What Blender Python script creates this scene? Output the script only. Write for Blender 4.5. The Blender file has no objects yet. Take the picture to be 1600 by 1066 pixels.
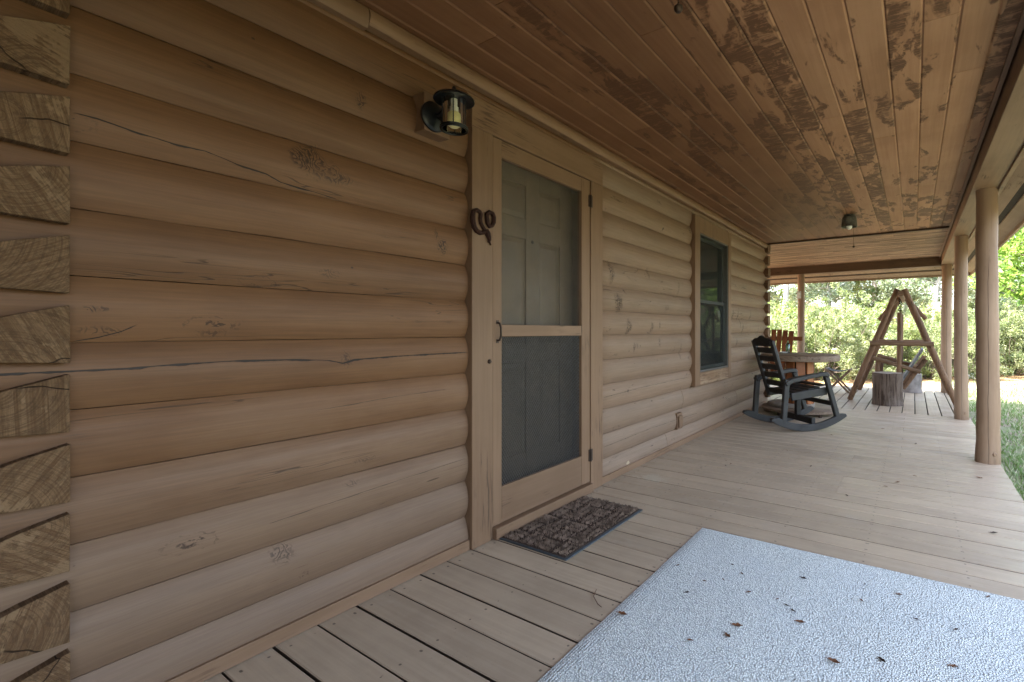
import bpy, math, random
from mathutils import Vector, Matrix, noise as mnoise
R = math.radians
rnd = random.Random(7)
sc = bpy.context.scene
COL = sc.collection
PI = math.pi

# ------------------------------------------------------------------ mesh helpers
class MB:
    """collects faces for ONE mesh object"""
    def __init__(s):
        s.v = []; s.f = []; s.r = []; s.cur = 0.0
    def add(s, vs, fs):
        b = len(s.v)
        s.v.extend([tuple(p) for p in vs])
        for f in fs:
            s.f.append(tuple(b + i for i in f)); s.r.append(s.cur)
        return s
    def box(s, x0, x1, y0, y1, z0, z1, M=None):
        vs = [Vector((x, y, z)) for z in (z0, z1) for y in (y0, y1) for x in (x0, x1)]
        if M is not None: vs = [M @ p for p in vs]
        return s.add(vs, [(0, 2, 3, 1), (4, 5, 7, 6), (0, 1, 5, 4), (2, 6, 7, 3), (0, 4, 6, 2), (1, 3, 7, 5)])
    def bar(s, p, q, w, h, up=(0, 0, 1)):
        """rectangular bar from p to q, w sideways, h along up"""
        p = Vector(p); q = Vector(q); d = (q - p); L = d.length; d.normalize()
        up = Vector(up); side = d.cross(up).normalized(); u = side.cross(d).normalized()
        M = Matrix(((d.x, side.x, u.x, p.x), (d.y, side.y, u.y, p.y), (d.z, side.z, u.z, p.z), (0, 0, 0, 1)))
        return s.box(0, L, -w / 2, w / 2, -h / 2, h / 2, M)
    def prism(s, poly, axis, a0, a1, M=None, segs=1, jit=0.0, rg=None):
        """poly: 2D points counter-clockwise; axis 'x': poly=(y,z); 'y': poly=(x,z); 'z': poly=(x,y)"""
        n = len(poly); vs = []
        for k in range(segs + 1):
            a = a0 + (a1 - a0) * k / segs
            dx = rg.uniform(-jit, jit) if jit else 0.0
            dz = rg.uniform(-jit, jit) if jit else 0.0
            for (u, w) in poly:
                u += dx; w += dz
                vs.append(Vector((a, u, w)) if axis == 'x' else Vector((u, a, w)) if axis == 'y' else Vector((u, w, a)))
        if M is not None: vs = [M @ p for p in vs]
        fs = [tuple(range(n - 1, -1, -1)), tuple(segs * n + i for i in range(n))]
        for k in range(segs):
            for i in range(n):
                j = (i + 1) % n
                fs.append((k * n + i, k * n + j, k * n + n + j, k * n + n + i))
        if axis == 'y': fs = [f[::-1] for f in fs]
        return s.add(vs, fs)
    def tube(s, pts, rad, n=10, cap=True, close=False):
        pts = [Vector(p) for p in pts]
        m = len(pts)
        if not hasattr(rad, '__len__'): rad = [rad] * m
        vs = []; prev = None
        for i, p in enumerate(pts):
            a = pts[(i - 1) % m] if (i > 0 or close) else p
            b = pts[(i + 1) % m] if (i < m - 1 or close) else p
            t = (b - a).normalized()
            if prev is None:
                ref = Vector((0, 0, 1)) if abs(t.z) < .9 else Vector((1, 0, 0))
                nx = t.cross(ref).normalized()
            else:
                nx = (prev - t * prev.dot(t)).normalized()
            prev = nx; ny = t.cross(nx)
            for k in range(n):
                a_ = 2 * PI * k / n
                vs.append(p + (nx * math.cos(a_) + ny * math.sin(a_)) * rad[i])
        fs = []
        for i in range(m if close else m - 1):
            i2 = (i + 1) % m
            for k in range(n):
                k2 = (k + 1) % n
                fs.append((i * n + k, i * n + k2, i2 * n + k2, i2 * n + k))
        if cap and not close:
            fs.append(tuple(range(n - 1, -1, -1))); fs.append(tuple((m - 1) * n + k for k in range(n)))
        return s.add(vs, fs)
    def lathe(s, prof, n=24, M=None, cap=False):
        """prof: (r, z) list, around z; M places it"""
        vs = []
        for (r, z) in prof:
            for k in range(n):
                a = 2 * PI * k / n
                vs.append(Vector((r * math.cos(a), r * math.sin(a), z)))
        if M is not None: vs = [M @ p for p in vs]
        fs = []
        for i in range(len(prof) - 1):
            for k in range(n):
                k2 = (k + 1) % n
                fs.append((i * n + k, i * n + k2, (i + 1) * n + k2, (i + 1) * n + k))
        if cap:
            fs.append(tuple(range(n - 1, -1, -1))); fs.append(tuple((len(prof) - 1) * n + k for k in range(n)))
        return s.add(vs, fs)
    def build(s, name, mat, parent=None, bevel=0.0, smooth=True, ang=35, loc=None):
        me = bpy.data.meshes.new(name)
        me.from_pydata(s.v, [], s.f); me.update()
        if any(s.r):
            at = me.attributes.new('rnd', 'FLOAT', 'FACE'); at.data.foreach_set('value', s.r)
        me.materials.append(mat)
        if smooth:
            me.polygons.foreach_set('use_smooth', [True] * len(me.polygons))
            me.set_sharp_from_angle(angle=R(ang))
        o = bpy.data.objects.new(name, me); COL.objects.link(o)
        if parent is not None: o.parent = parent
        if loc is not None: o.location = loc
        if bevel > 0:
            b = o.modifiers.new('bevel', 'BEVEL'); b.width = bevel; b.segments = 2; b.limit_method = 'ANGLE'; b.angle_limit = R(40)
        return o

def tag(o, label=None, cat=None, group=None, kind=None):
    if label: o['label'] = label
    if cat: o['category'] = cat
    if group: o['group'] = group
    if kind: o['kind'] = kind
    return o

def thing(name, label, cat, loc=(0, 0, 0), rz=0.0, group=None):
    o = bpy.data.objects.new(name, None); COL.objects.link(o)
    o.location = loc; o.rotation_euler = (0, 0, rz); o.empty_display_size = .1
    return tag(o, label, cat, group)

def kids(o): return [c for c in bpy.data.objects if c.parent == o]
def dup(o, loc, rz=0.0, label=None, scale=None):
    r = o.copy(); COL.objects.link(r); r.location = loc; r.rotation_euler = (0, 0, rz)
    if label: r['label'] = label
    if scale: r.scale = scale
    for ch in kids(o):
        c = ch.copy(); COL.objects.link(c); c.parent = r
        for g in kids(ch):
            d = g.copy(); COL.objects.link(d); d.parent = c
    return r

# ------------------------------------------------------------------ material helpers
class G:
    def __init__(s, name):
        s.m = bpy.data.materials.new(name); s.m.use_nodes = True
        s.t = s.m.node_tree; s.t.nodes.clear()
        s.out = s.t.nodes.new('ShaderNodeOutputMaterial')
    def n(s, typ, **kw):
        nd = s.t.nodes.new(typ)
        for k, v in kw.items(): setattr(nd, k, v)
        return nd
    def put(s, sock, v):
        if isinstance(v, bpy.types.NodeSocket): s.t.links.new(v, sock)
        elif v is not None:
            if sock.type == 'RGBA' and len(v) == 3: v = (*v, 1)
            sock.default_value = v
    def obj(s): return s.n('ShaderNodeTexCoord').outputs['Object']
    def attr(s, a='rnd'): return s.n('ShaderNodeAttribute', attribute_name=a).outputs['Fac']
    def orand(s): return s.n('ShaderNodeObjectInfo').outputs['Random']
    def ma(s, op, a, b=None, c=None, clamp=False):
        nd = s.n('ShaderNodeMath', operation=op, use_clamp=clamp)
        s.put(nd.inputs[0], a); s.put(nd.inputs[1], b); s.put(nd.inputs[2], c)
        return nd.outputs[0]
    def vm(s, op, a, b=None):
        nd = s.n('ShaderNodeVectorMath', operation=op)
        s.put(nd.inputs[0], a); s.put(nd.inputs[1], b)
        return nd.outputs[1] if op in ('LENGTH', 'DISTANCE', 'DOT_PRODUCT') else nd.outputs[0]
    def sep(s, v):
        nd = s.n('ShaderNodeSeparateXYZ'); s.put(nd.inputs[0], v); return nd.outputs
    def comb(s, x, y, z):
        nd = s.n('ShaderNodeCombineXYZ'); s.put(nd.inputs[0], x); s.put(nd.inputs[1], y); s.put(nd.inputs[2], z); return nd.outputs[0]
    def noise(s, v, scale=5.0, detail=3.0, rough=.55, dist=0.0):
        nd = s.n('ShaderNodeTexNoise'); s.put(nd.inputs['Vector'], v)
        nd.inputs['Scale'].default_value = scale; nd.inputs['Detail'].default_value = detail
        nd.inputs['Roughness'].default_value = rough; nd.inputs['Distortion'].default_value = dist
        return nd.outputs['Fac']
    def vor(s, v, scale=5.0, feature='F1', rand=1.0, out='Distance'):
        nd = s.n('ShaderNodeTexVoronoi', feature=feature); s.put(nd.inputs['Vector'], v)
        nd.inputs['Scale'].default_value = scale; nd.inputs['Randomness'].default_value = rand
        return nd.outputs[out]
    def mr(s, v, a, b, c=0.0, d=1.0, smooth=True):
        nd = s.n('ShaderNodeMapRange', interpolation_type='SMOOTHSTEP' if smooth else 'LINEAR')
        s.put(nd.inputs[0], v)
        for i, q in enumerate((a, b, c, d)): s.put(nd.inputs[1 + i], q)
        return nd.outputs[0]
    def mix(s, f, a, b, mode='MIX'):
        nd = s.n('ShaderNodeMix', data_type='RGBA', blend_type=mode)
        s.put(nd.inputs[0], f); s.put(nd.inputs[6], a); s.put(nd.inputs[7], b)
        return nd.outputs[2]
    def ramp(s, f, stops):
        nd = s.n('ShaderNodeValToRGB'); s.put(nd.inputs[0], f)
        e = nd.color_ramp.elements
        while len(e) < len(stops): e.new(.5)
        for i, (p, c) in enumerate(stops): e[i].position = p; e[i].color = (*c, 1)
        return nd.outputs[0]
    def curve(s, v, pts):
        """piecewise curve, v and values in 0..1"""
        nd = s.n('ShaderNodeFloatCurve'); s.put(nd.inputs['Value'], v)
        c = nd.mapping.curves[0]
        while len(c.points) < len(pts): c.points.new(.5, .5)
        for i, (x, y) in enumerate(pts): c.points[i].location = (x, y); c.points[i].handle_type = 'VECTOR'
        nd.mapping.update()
        return nd.outputs[0]
    def bump(s, h, strength=.3, dist=.01):
        nd = s.n('ShaderNodeBump'); s.put(nd.inputs['Height'], h)
        s.put(nd.inputs['Strength'], strength); nd.inputs['Distance'].default_value = dist
        return nd.outputs[0]
    def bsdf(s, col, rough=.6, normal=None, spec=.4, metal=0.0, **kw):
        p = s.n('ShaderNodeBsdfPrincipled')
        s.put(p.inputs['Base Color'], col); s.put(p.inputs['Roughness'], rough)
        p.inputs['Specular IOR Level'].default_value = spec; p.inputs['Metallic'].default_value = metal
        if normal is not None: s.put(p.inputs['Normal'], normal)
        for k, v in kw.items(): s.put(p.inputs[k], v)
        return p.outputs[0]
    def done(s, sh):
        s.t.links.new(sh, s.out.inputs['Surface']); return s.m

def wood(name, axis, c1, c2, dark=None, wear=.0, grain=.5, rough=.6, bump=.25, perobj=False, scale=1.0, spec=.35):
    """painted or bare wood with streaks along axis"""
    g = G(name); v = g.obj()
    off = g.ma('MULTIPLY', g.attr(), 37.0)
    if perobj: off = g.ma('ADD', off, g.ma('MULTIPLY', g.orand(), 91.0))
    v = g.vm('ADD', v, g.comb(off, off, off))
    long_, cross = 1.6 * scale, 34.0 * scale
    sv = {'x': (long_, cross, cross), 'y': (cross, long_, cross), 'z': (cross, cross, long_)}[axis]
    st = g.noise(g.vm('MULTIPLY', v, sv), 1.0, 5.0, .6)
    fine = g.noise(g.vm('MULTIPLY', v, tuple(q * 3.2 for q in sv)), 1.0, 3.0, .6)
    big = g.noise(v, 1.7, 4.0, .6)
    f = g.ma('ADD', g.ma('MULTIPLY', st, grain), g.ma('MULTIPLY', big, 1 - grain))
    col = g.mix(g.mr(f, .35, .65), c1, c2)
    tone = g.mr(g.attr(), 0, 1, .86, 1.1, False)
    col = g.mix(1.0, col, g.comb(tone, tone, tone), 'MULTIPLY')
    if dark is not None:
        w = g.ma('MULTIPLY', g.mr(fine, .5, .62), g.mr(g.noise(g.vm('MULTIPLY', v, tuple(max(1.5, q * .12) for q in sv)), 1.3, 4, .65), .62 - wear * .3, .72 - wear * .2))
        col = g.mix(w, col, dark)
    h = g.ma('ADD', g.ma('MULTIPLY', st, .7), g.ma('MULTIPLY', fine, .5))
    return g.done(g.bsdf(col, rough, g.bump(h, bump, .004), spec))

def plain(name, col, rough=.5, metal=0.0, spec=.4, var=.15, sc_=30.0, bump=0.0):
    g = G(name); v = g.obj()
    n = g.noise(v, sc_, 4, .6)
    c = g.mix(g.mr(n, .3, .7), tuple(q * (1 - var) for q in col), tuple(min(1, q * (1 + var)) for q in col))
    rr = g.mr(n, .3, .7, max(.02, rough - .08), rough + .08)
    nm = g.bump(n, bump, .003) if bump else None
    return g.done(g.bsdf(c, rr, nm, spec, metal))

# ------------------------------------------------------------------ the materials
PAINT1, PAINT2 = (.223, .1185, .058), (.171, .0865, .041)
DARKW = (.075, .034, .016)

def mat_log():
    g = G('painted_log'); v = g.obj(); x, y, z = g.sep(v)[0:3]
    off = g.ma('MULTIPLY', g.attr(), 53.0)
    vo = g.vm('ADD', v, g.comb(off, off, 0.0))
    st = g.noise(g.vm('MULTIPLY', vo, (30, 1.2, 46)), 1.0, 5, .62)
    fine = g.noise(g.vm('MULTIPLY', vo, (60, 5, 190)), 1.0, 3, .6)
    big = g.noise(g.vm('MULTIPLY', vo, (1, 1.1, 3)), 1.4, 5, .65)
    f = g.ma('ADD', g.ma('MULTIPLY', st, .35), g.ma('MULTIPLY', big, .65))
    col = g.mix(g.mr(f, .36, .66), PAINT1, PAINT2)
    tone = g.mr(g.attr(), 0, 1, .9, 1.07, False)
    col = g.mix(1.0, col, g.comb(tone, tone, tone), 'MULTIPLY')
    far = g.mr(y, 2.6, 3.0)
    col = g.mix(far, g.mix(1.0, col, (.715, .655, .57), 'MULTIPLY'), g.mix(.30, g.mix(1.0, col, (1.0, 1.02, 1.06), 'MULTIPLY'), (.27, .225, .18)))  # near wall dimmed, far wall paled: light falloff put into the colour
    low_light = g.ma('MULTIPLY', g.mr(g.ma('ADD', z, g.ma('MULTIPLY', g.ma('SUBTRACT', big, .5), .6)), .95, .25), .34)
    col = g.mix(g.ma('MULTIPLY', low_light, g.ma('SUBTRACT', 1.0, g.ma('MULTIPLY', far, .5))), col, (.235, .185, .142))  # lower courses paled and greyed, sky light put into the colour
    # rubbed-off grain: thin dark streaks in patches
    patch = g.mr(g.noise(g.vm('MULTIPLY', vo, (2, 1.7, 7)), 1.0, 4, .7), .56, .72)
    streak = g.ma('MULTIPLY', g.mr(fine, .54, .68), patch)
    col = g.mix(g.ma('MULTIPLY', streak, .6), col, (.07, .036, .018))
    gl = g.mr(fine, .40, .62, .93, 1.05, False)
    col = g.mix(1.0, col, g.comb(gl, gl, gl), 'MULTIPLY')
    # scattered knots: distorted cells, a few of them kept, rings inside
    wob = g.noise(v, 14.0, 3, .6)
    kv = g.comb(0.0, g.ma('ADD', g.ma('MULTIPLY', y, 2.1), g.ma('MULTIPLY', wob, .22)), g.ma('ADD', g.ma('MULTIPLY', z, 5.51), g.ma('MULTIPLY', wob, .25)))
    d = g.vor(kv, 1.0, 'F1', .9); cc = g.vor(kv, 1.0, 'F1', .9, 'Color')
    keep = g.mr(g.sep(cc)[0], g.mr(far, 0, 1, .72, .42), g.mr(far, 0, 1, .76, .46))
    kfade = g.ma('MULTIPLY', g.mr(d, .30, .04), keep)
    rings = g.ma('SINE', g.ma('ADD', g.ma('MULTIPLY', d, 95), g.ma('MULTIPLY', wob, 18)))
    kn = g.ma('MULTIPLY', kfade, g.mr(rings, .1, .8))
    kn = g.ma('MAXIMUM', kn, g.ma('MULTIPLY', g.mr(d, .055, .03), keep))
    frag = g.mr(g.noise(g.vm('MULTIPLY', v, (40, 30, 70)), 1.0, 3, .7), .44, .58)
    kn = g.ma('MULTIPLY', kn, g.ma('MULTIPLY', frag, .9))
    # the worn knots one can find in the photograph: (y, z, half-width, half-height, strength)
    S = [(.90, 1.735, .085, .075, .95, 0), (.98, 1.69, .09, .03, .7, 0), (1.083, 2.03, .022, .05, .85, 0), (1.05, 2.11, .02, .03, .7, 0), (1.467, 1.505, .035, .055, .9, 0),
         (1.44, 1.55, .02, .04, .8, 0), (.60, 1.09, .05, .02, .6, 0), (.345, 1.16, .035, .012, .75, 0), (.36, 1.10, .055, .016, .6, 0), (.95, 1.32, .05, .02, .55, 0),
         (1.02, .98, .03, .05, .6, 0), (1.10, .58, .06, .03, .5, 0), (.80, .30, .05, .04, .7, 0), (1.05, .49, .05, .02, .5, 0), (.87, .20, .03, .02, .5, 0),
         (2.98, 1.50, .03, .08, 1.0, 0), (3.08, 1.31, .075, .075, 1.0, 0), (3.22, 1.12, .05, .06, 1.0, 0), (3.6, 1.13, .03, .06, .9, 0), (3.3, .97, .025, .04, .9, 0), (3.75, .99, .025, .05, .9, 0), (5.75, 1.3, .03, .08, 1.0, 0), (6.05, 1.22, .02, .12, 1.0, 0), (3.05, 1.32, .055, .07, .9, 0), (3.2, 1.16, .035, .05, .85, 0), (2.95, 1.55, .03, .08, .8, 0), (3.55, 1.58, .025, .05, .7, 0), (3.75, 1.15, .02, .05, .8, 0),
         (3.35, .98, .02, .03, .8, 0), (3.9, 1.3, .05, .05, .5, 0), (3.2, .63, .02, .02, .9, 0), (5.95, 1.3, .035, .09, .9, 0), (6.15, 1.12, .03, .1, .95, 0), (6.5, 1.3, .05, .07, .8, 0), (6.9, 1.1, .03, .09, .7, 0), (5.9, .95, .03, .08, .8, 0), (6.4, .8, .05, .05, .7, 0), (4.15, 1.5, .02, .07, .7, 0), (4.2, .9, .02, .08, .7, 0)]
    sp = None
    for (sy, sz, a, b, stg, _) in S:
        q = g.vm('MULTIPLY', g.vm('SUBTRACT', v, (0, sy, sz)), (0, 1 / a, 1 / b))
        l = g.ma('ADD', g.vm('LENGTH', q), g.ma('MULTIPLY', g.ma('SUBTRACT', wob, .5), 2.2))
        s_ = g.ma('MULTIPLY', g.mr(l, 1.15, .25), stg)
        sp = s_ if sp is None else g.ma('MAXIMUM', sp, s_)
    arcs = g.mr(g.ma('SINE', g.ma('ADD', g.ma('MULTIPLY', g.ma('ADD', g.ma('MULTIPLY', y, 1.0), g.ma('MULTIPLY', z, .55)), 330), g.ma('MULTIPLY', wob, 60))), -.2, .7)
    sp = g.ma('MULTIPLY', sp, g.ma('MAXIMUM', g.ma('MULTIPLY', arcs, .8), g.ma('MULTIPLY', frag, .45)))
    stain = g.ma('MAXIMUM', kn, sp)
    col = g.mix(g.mr(stain, 0, .8), col, (.040, .020, .010))
    # long drying cracks
    def crack(pts, y0, y1, z0, z1, w0, wmod=True):
        t = g.mr(y, y0, y1, 0, 1, False)
        zz = g.curve(t, [((a - y0) / (y1 - y0), (b - z0) / (z1 - z0)) for a, b in pts])
        zc = g.ma('MULTIPLY_ADD', zz, z1 - z0, z0)
        wv = g.noise(g.comb(0.0, g.ma('MULTIPLY', y, 9.0), 0.0), 1.0, 3, .6)
        dd = g.ma('ABSOLUTE', g.ma('SUBTRACT', g.ma('ADD', z, g.ma('MULTIPLY', g.ma('SUBTRACT', wv, .5), .008)), zc))
        w = g.ma('MULTIPLY', g.mr(wv, .35, .7, .35, 1.3), w0)
        m = g.mr(g.ma('DIVIDE', dd, w), 1.3, .6)
        inside = g.ma('MULTIPLY', g.mr(y, y0, y0 + .02), g.mr(y, y1, y1 - .02))
        return g.ma('MULTIPLY', m, inside)
    c2 = crack([(.15, .993), (.303, .992), (.41, .992), (.508, .997), (.669, 1.0), (.842, .995), (.96, .985), (1.008, .972), (1.051, .984), (1.187, .988), (1.373, .991), (1.63, .992)], .15, 1.63, .9, 1.08, .0036)
    c1 = crack([(.30, 1.681), (.347, 1.682), (.424, 1.672), (.508, 1.666), (.584, 1.668), (.669, 1.652), (.752, 1.645), (.80, 1.629), (.885, 1.624), (1.0, 1.616)], .30, 1.0, 1.6, 1.72, .0026)
    c3 = crack([(.30, 1.069), (.354, 1.082), (.397, 1.098), (.43, 1.12)], .30, .43, 1.0, 1.15, .0022)
    c4 = crack([(.75, .43), (1.1, .445), (1.6, .462)], .75, 1.62, .38, .52, .0013)
    c5 = crack([(.9, .80), (1.2, .815), (1.5, .82)], .9, 1.5, .75, .88, .0012)
    c6 = crack([(2.9, .62), (3.5, .635), (4.4, .64)], 2.85, 4.4, .5, .75, .0022)
    c7 = crack([(2.85, .26), (3.6, .27), (4.6, .25)], 2.85, 4.6, .2, .33, .002)
    cr = g.ma('MAXIMUM', g.ma('MAXIMUM', c1, c2), g.ma('MAXIMUM', c3, g.ma('MULTIPLY', g.ma('MAXIMUM', c4, c5), .7)))
    cr = g.ma('MAXIMUM', cr, g.ma('MULTIPLY', g.ma('MAXIMUM', c6, c7), .75))
    col = g.mix(cr, col, (.02, .012, .008))
    # cross checks on the far part: short dark vertical splits
    cv = g.comb(0.0, g.ma('ADD', g.ma('MULTIPLY', y, 1.9), g.ma('MULTIPLY', g.noise(v, 9, 3, .6), .33)), g.ma('MULTIPLY', z, 5.51))
    ce = g.vor(cv, 1.0, 'DISTANCE_TO_EDGE', 1.0)
    chk = g.ma('MULTIPLY', g.mr(g.ma('ADD', ce, g.ma('MULTIPLY', g.ma('SUBTRACT', wob, .5), .05)), .02, .006), g.ma('MULTIPLY', far, g.mr(g.noise(g.vm('ADD', v, (3.1, 7.7, 1.3)), 7.5, 3, .6), .60, .67)))
    # fine drying checks running with the grain, in patches
    hn = g.noise(g.vm('MULTIPLY', vo, (0, .75, 15)), 1.0, 3, .55)
    hair = g.ma('MULTIPLY', g.mr(g.ma('ABSOLUTE', g.ma('SUBTRACT', hn, .5)), .0065, .002), g.mr(g.noise(g.vm('MULTIPLY', vo, (1, .9, 5)), 1.0, 2, .5), .58, .65))
    col = g.mix(g.ma('MULTIPLY', hair, .75), col, (.04, .021, .011))
    # nail heads
    nd = g.vor(g.comb(0.0, g.ma('MULTIPLY', y, 4.2), g.ma('MULTIPLY', z, 5.51)), 1.0, 'F1', 1.0)
    nl = g.ma('MULTIPLY', g.mr(nd, .026, .018), .8)
    col = g.mix(g.ma('MAXIMUM', g.ma('MULTIPLY', chk, .8), nl), col, (.04, .022, .014))
    # bare pale chip near the floor
    q = g.vm('MULTIPLY', g.vm('SUBTRACT', v, (0, 3.20, .062)), (0, 1 / .028, 1 / .016))
    chip = g.mr(g.ma('ADD', g.vm('LENGTH', q), g.ma('MULTIPLY', g.ma('SUBTRACT', wob, .5), 2.5)), 1.0, .85)
    col = g.mix(g.ma('MULTIPLY', chip, .55), col, (.60, .46, .31))
    h = g.ma('ADD', g.ma('MULTIPLY', st, .5), g.ma('MULTIPLY', fine, .25))
    h = g.ma('SUBTRACT', h, g.ma('ADD', g.ma('MULTIPLY', stain, .5), g.ma('MULTIPLY', g.ma('MAXIMUM', g.ma('MAXIMUM', cr, chk), g.ma('MULTIPLY', hair, .6)), 2.5)))
    return g.done(g.bsdf(col, g.mr(st, .3, .7, .52, .68), g.bump(h, .35, .004), .35))

def mat_ceiling(name, axis, fade_wall, wearbias=0.0):
    """painted tongue-and-groove boards, paint worn through in saw-marked blotches"""
    g = G(name); v = g.obj(); x, y, z = g.sep(v)[0:3]
    off = g.ma('MULTIPLY', g.attr(), 61.0)
    vo = g.vm('ADD', v, g.comb(off, g.ma('MULTIPLY', off, 1.7), 0.0))
    if axis == 'x':
        vs = g.sep(vo); vo = g.comb(vs[1], vs[0], vs[2])
    st = g.noise(g.vm('MULTIPLY', vo, (48, 1.6, 1)), 1.0, 5, .6)
    big = g.noise(vo, 2.0, 4, .6)
    col = g.mix(g.mr(g.ma('ADD', g.ma('MULTIPLY', st, .4), g.ma('MULTIPLY', big, .6)), .36, .64), (.36, .198, .112), (.275, .14, .075))
    if fade_wall: col = g.mix(g.mr(g.ma('ADD', x, g.ma('MULTIPLY', g.ma('SUBTRACT', big, .5), .9)), -.35, -1.0), col, g.mix(1.0, col, (.53, .46, .39), 'MULTIPLY'))  # boards darkened towards the house wall, shade put into the colour
    tone = g.mr(g.attr(), 0, 1, .9, 1.1, False)
    col = g.mix(1.0, col, g.comb(tone, tone, tone), 'MULTIPLY')
    # blotches: across-the-board saw marks inside irregular patches
    saw = g.noise(g.vm('MULTIPLY', vo, (9, 95, 1)), 1.0, 3, .6, .6)
    wav = g.noise(g.vm('MULTIPLY', vo, (15, 20, 1)), 1.0, 4, .65, .6)
    pat = g.noise(g.vm('MULTIPLY', vo, (7.5, 2.5, 1)), 1.0, 4, .62, .4)
    reg = g.noise(g.vm('MULTIPLY', v, (1.3, .7, 1)), 1.0, 2, .5)
    thr = g.ma('ADD', pat, g.ma('ADD', g.ma('MULTIPLY', g.ma('SUBTRACT', reg, .5), .40), g.mr(g.ma('FRACT', g.ma('MULTIPLY', g.attr(), 5.7)), 0, 1, -.10, .07, False)))
    if fade_wall:
        thr = g.ma('SUBTRACT', thr, g.mr(x, -1.25, -1.75, 0, .13))
    thr = g.ma('ADD', thr, wearbias)
    p1 = g.mr(thr, .505, .56)
    tex = g.ma('ADD', g.ma('MULTIPLY', g.mr(saw, .38, .56), .5), g.ma('MULTIPLY', g.mr(wav, .34, .54), .75), clamp=True)
    w = g.ma('MULTIPLY', p1, tex)
    lig = g.ma('MULTIPLY', g.mr(wav, .62, .72), .35)
    w = g.ma('MAXIMUM', w, g.ma('MULTIPLY', lig, g.mr(thr, .4, .55)))
    col = g.mix(g.ma('MULTIPLY', w, .92), col, (.082, .034, .015))
    # small knots
    kd = g.vor(g.vm('MULTIPLY', vo, (5, 1.6, 1)), 1.0, 'F1', 1.0)
    col = g.mix(g.ma('MULTIPLY', g.mr(kd, .05, .02), .7), col, (.06, .028, .015))
    h = g.ma('ADD', g.ma('MULTIPLY', st, .4), g.ma('SUBTRACT', g.ma('MULTIPLY', saw, .2), g.ma('MULTIPLY', w, .5)))
    return g.done(g.bsdf(col, .62, g.bump(h, .25, .003), .3))

def mat_deck():
    g = G('deck_paint'); v = g.obj(); x, y, z = g.sep(v)[0:3]
    ra = g.attr(); gap_shade = g.ma('GREATER_THAN', ra, 1.5); r_ = g.ma('FRACT', ra); off = g.ma('MULTIPLY', r_, 47.0)
    vo = g.vm('ADD', v, g.comb(off, off, 0.0))
    # boards run along x for y<7.4 and along y beyond
    sw = g.mr(y, 7.4, 7.404)
    vs = g.sep(vo)
    along = g.ma('ADD', g.ma('MULTIPLY', vs[0], g.ma('SUBTRACT', 1.0, sw)), g.ma('MULTIPLY', vs[1], sw))
    acr = g.ma('ADD', g.ma('MULTIPLY', vs[1], g.ma('SUBTRACT', 1.0, sw)), g.ma('MULTIPLY', vs[0], sw))
    w = g.comb(along, acr, off)
    st = g.noise(g.vm('MULTIPLY', w, (1.5, 42, 1)), 1.0, 5, .62)
    fine = g.noise(g.vm('MULTIPLY', w, (6, 210, 1)), 1.0, 3, .6)
    big = g.noise(vo, 2.3, 5, .65)
    col = g.mix(g.mr(g.ma('ADD', g.ma('MULTIPLY', st, .45), g.ma('MULTIPLY', big, .55)), .34, .66), (.46, .36, .257), (.365, .279, .196))
    tone = g.mr(r_, 0, 1, .88, 1.1, False)
    col = g.mix(1.0, col, g.comb(tone, tone, tone), 'MULTIPLY')
    # foot wear: scuffed paler patches and dirt
    sc1 = g.mr(g.noise(g.vm('MULTIPLY', v, (2.2, 3.0, 1)), 1.0, 5, .7), .55, .75)
    col = g.mix(g.ma('MULTIPLY', sc1, g.mr(fine, .4, .65, .1, .5)), col, (.48, .43, .38))
    dirt = g.ma('MULTIPLY', g.mr(g.noise(v, 60, 3, .7), .64, .72), g.mr(g.noise(v, 3.1, 4, .7), .45, .65))
    col = g.mix(g.ma('MULTIPLY', dirt, .6), col, (.10, .075, .055))
    # bare spots
    q = g.vm('MULTIPLY', g.vm('SUBTRACT', v, (-1.66, 3.15, 0)), (1 / .12, 1 / .1, 0))
    bare = g.ma('MULTIPLY', g.mr(g.ma('ADD', g.vm('LENGTH', q), g.ma('MULTIPLY', g.ma('SUBTRACT', g.noise(v, 22, 4, .7), .5), 3.5)), 1.0, .4), .6)
    col = g.mix(bare, col, (.55, .49, .38))
    # nail heads over the joists, two per board
    fx = g.ma('ABSOLUTE', g.ma('SUBTRACT', g.ma('FRACT', g.ma('DIVIDE', x, .41)), .5))
    fy = g.ma('ABSOLUTE', g.ma('SUBTRACT', g.ma('FRACT', g.ma('DIVIDE', g.ma('SUBTRACT', y, .769), .1455)), .5))
    fy = g.ma('ABSOLUTE', g.ma('SUBTRACT', fy, .27))
    fxw = g.ma('ADD', g.ma('MULTIPLY', fx, .41), g.ma('MULTIPLY', g.ma('SUBTRACT', g.noise(g.vm('MULTIPLY', vo, (2, 9, 1)), 1, 1, .5), .5), .02))
    dn = g.ma('SQRT', g.ma('ADD', g.ma('POWER', fxw, 2.0), g.ma('POWER', g.ma('MULTIPLY', fy, .1455), 2.0)))
    nl = g.ma('MULTIPLY', g.mr(dn, .0055, .004), g.ma('SUBTRACT', 1.0, sw))
    col = g.mix(g.ma('MULTIPLY', nl, .75), col, (.05, .035, .028))
    h = g.ma('ADD', g.ma('MULTIPLY', st, .5), g.ma('MULTIPLY', fine, .3))
    h = g.ma('SUBTRACT', h, nl)
    col = g.mix(gap_shade, col, g.mix(st, (.075, .05, .034), (.035, .022, .015)))  # near-black board sides, gap shade put into the colour
    return g.done(g.bsdf(col, g.mr(big, .3, .7, .40, .58), g.bump(h, .3, .003), .5))

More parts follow.
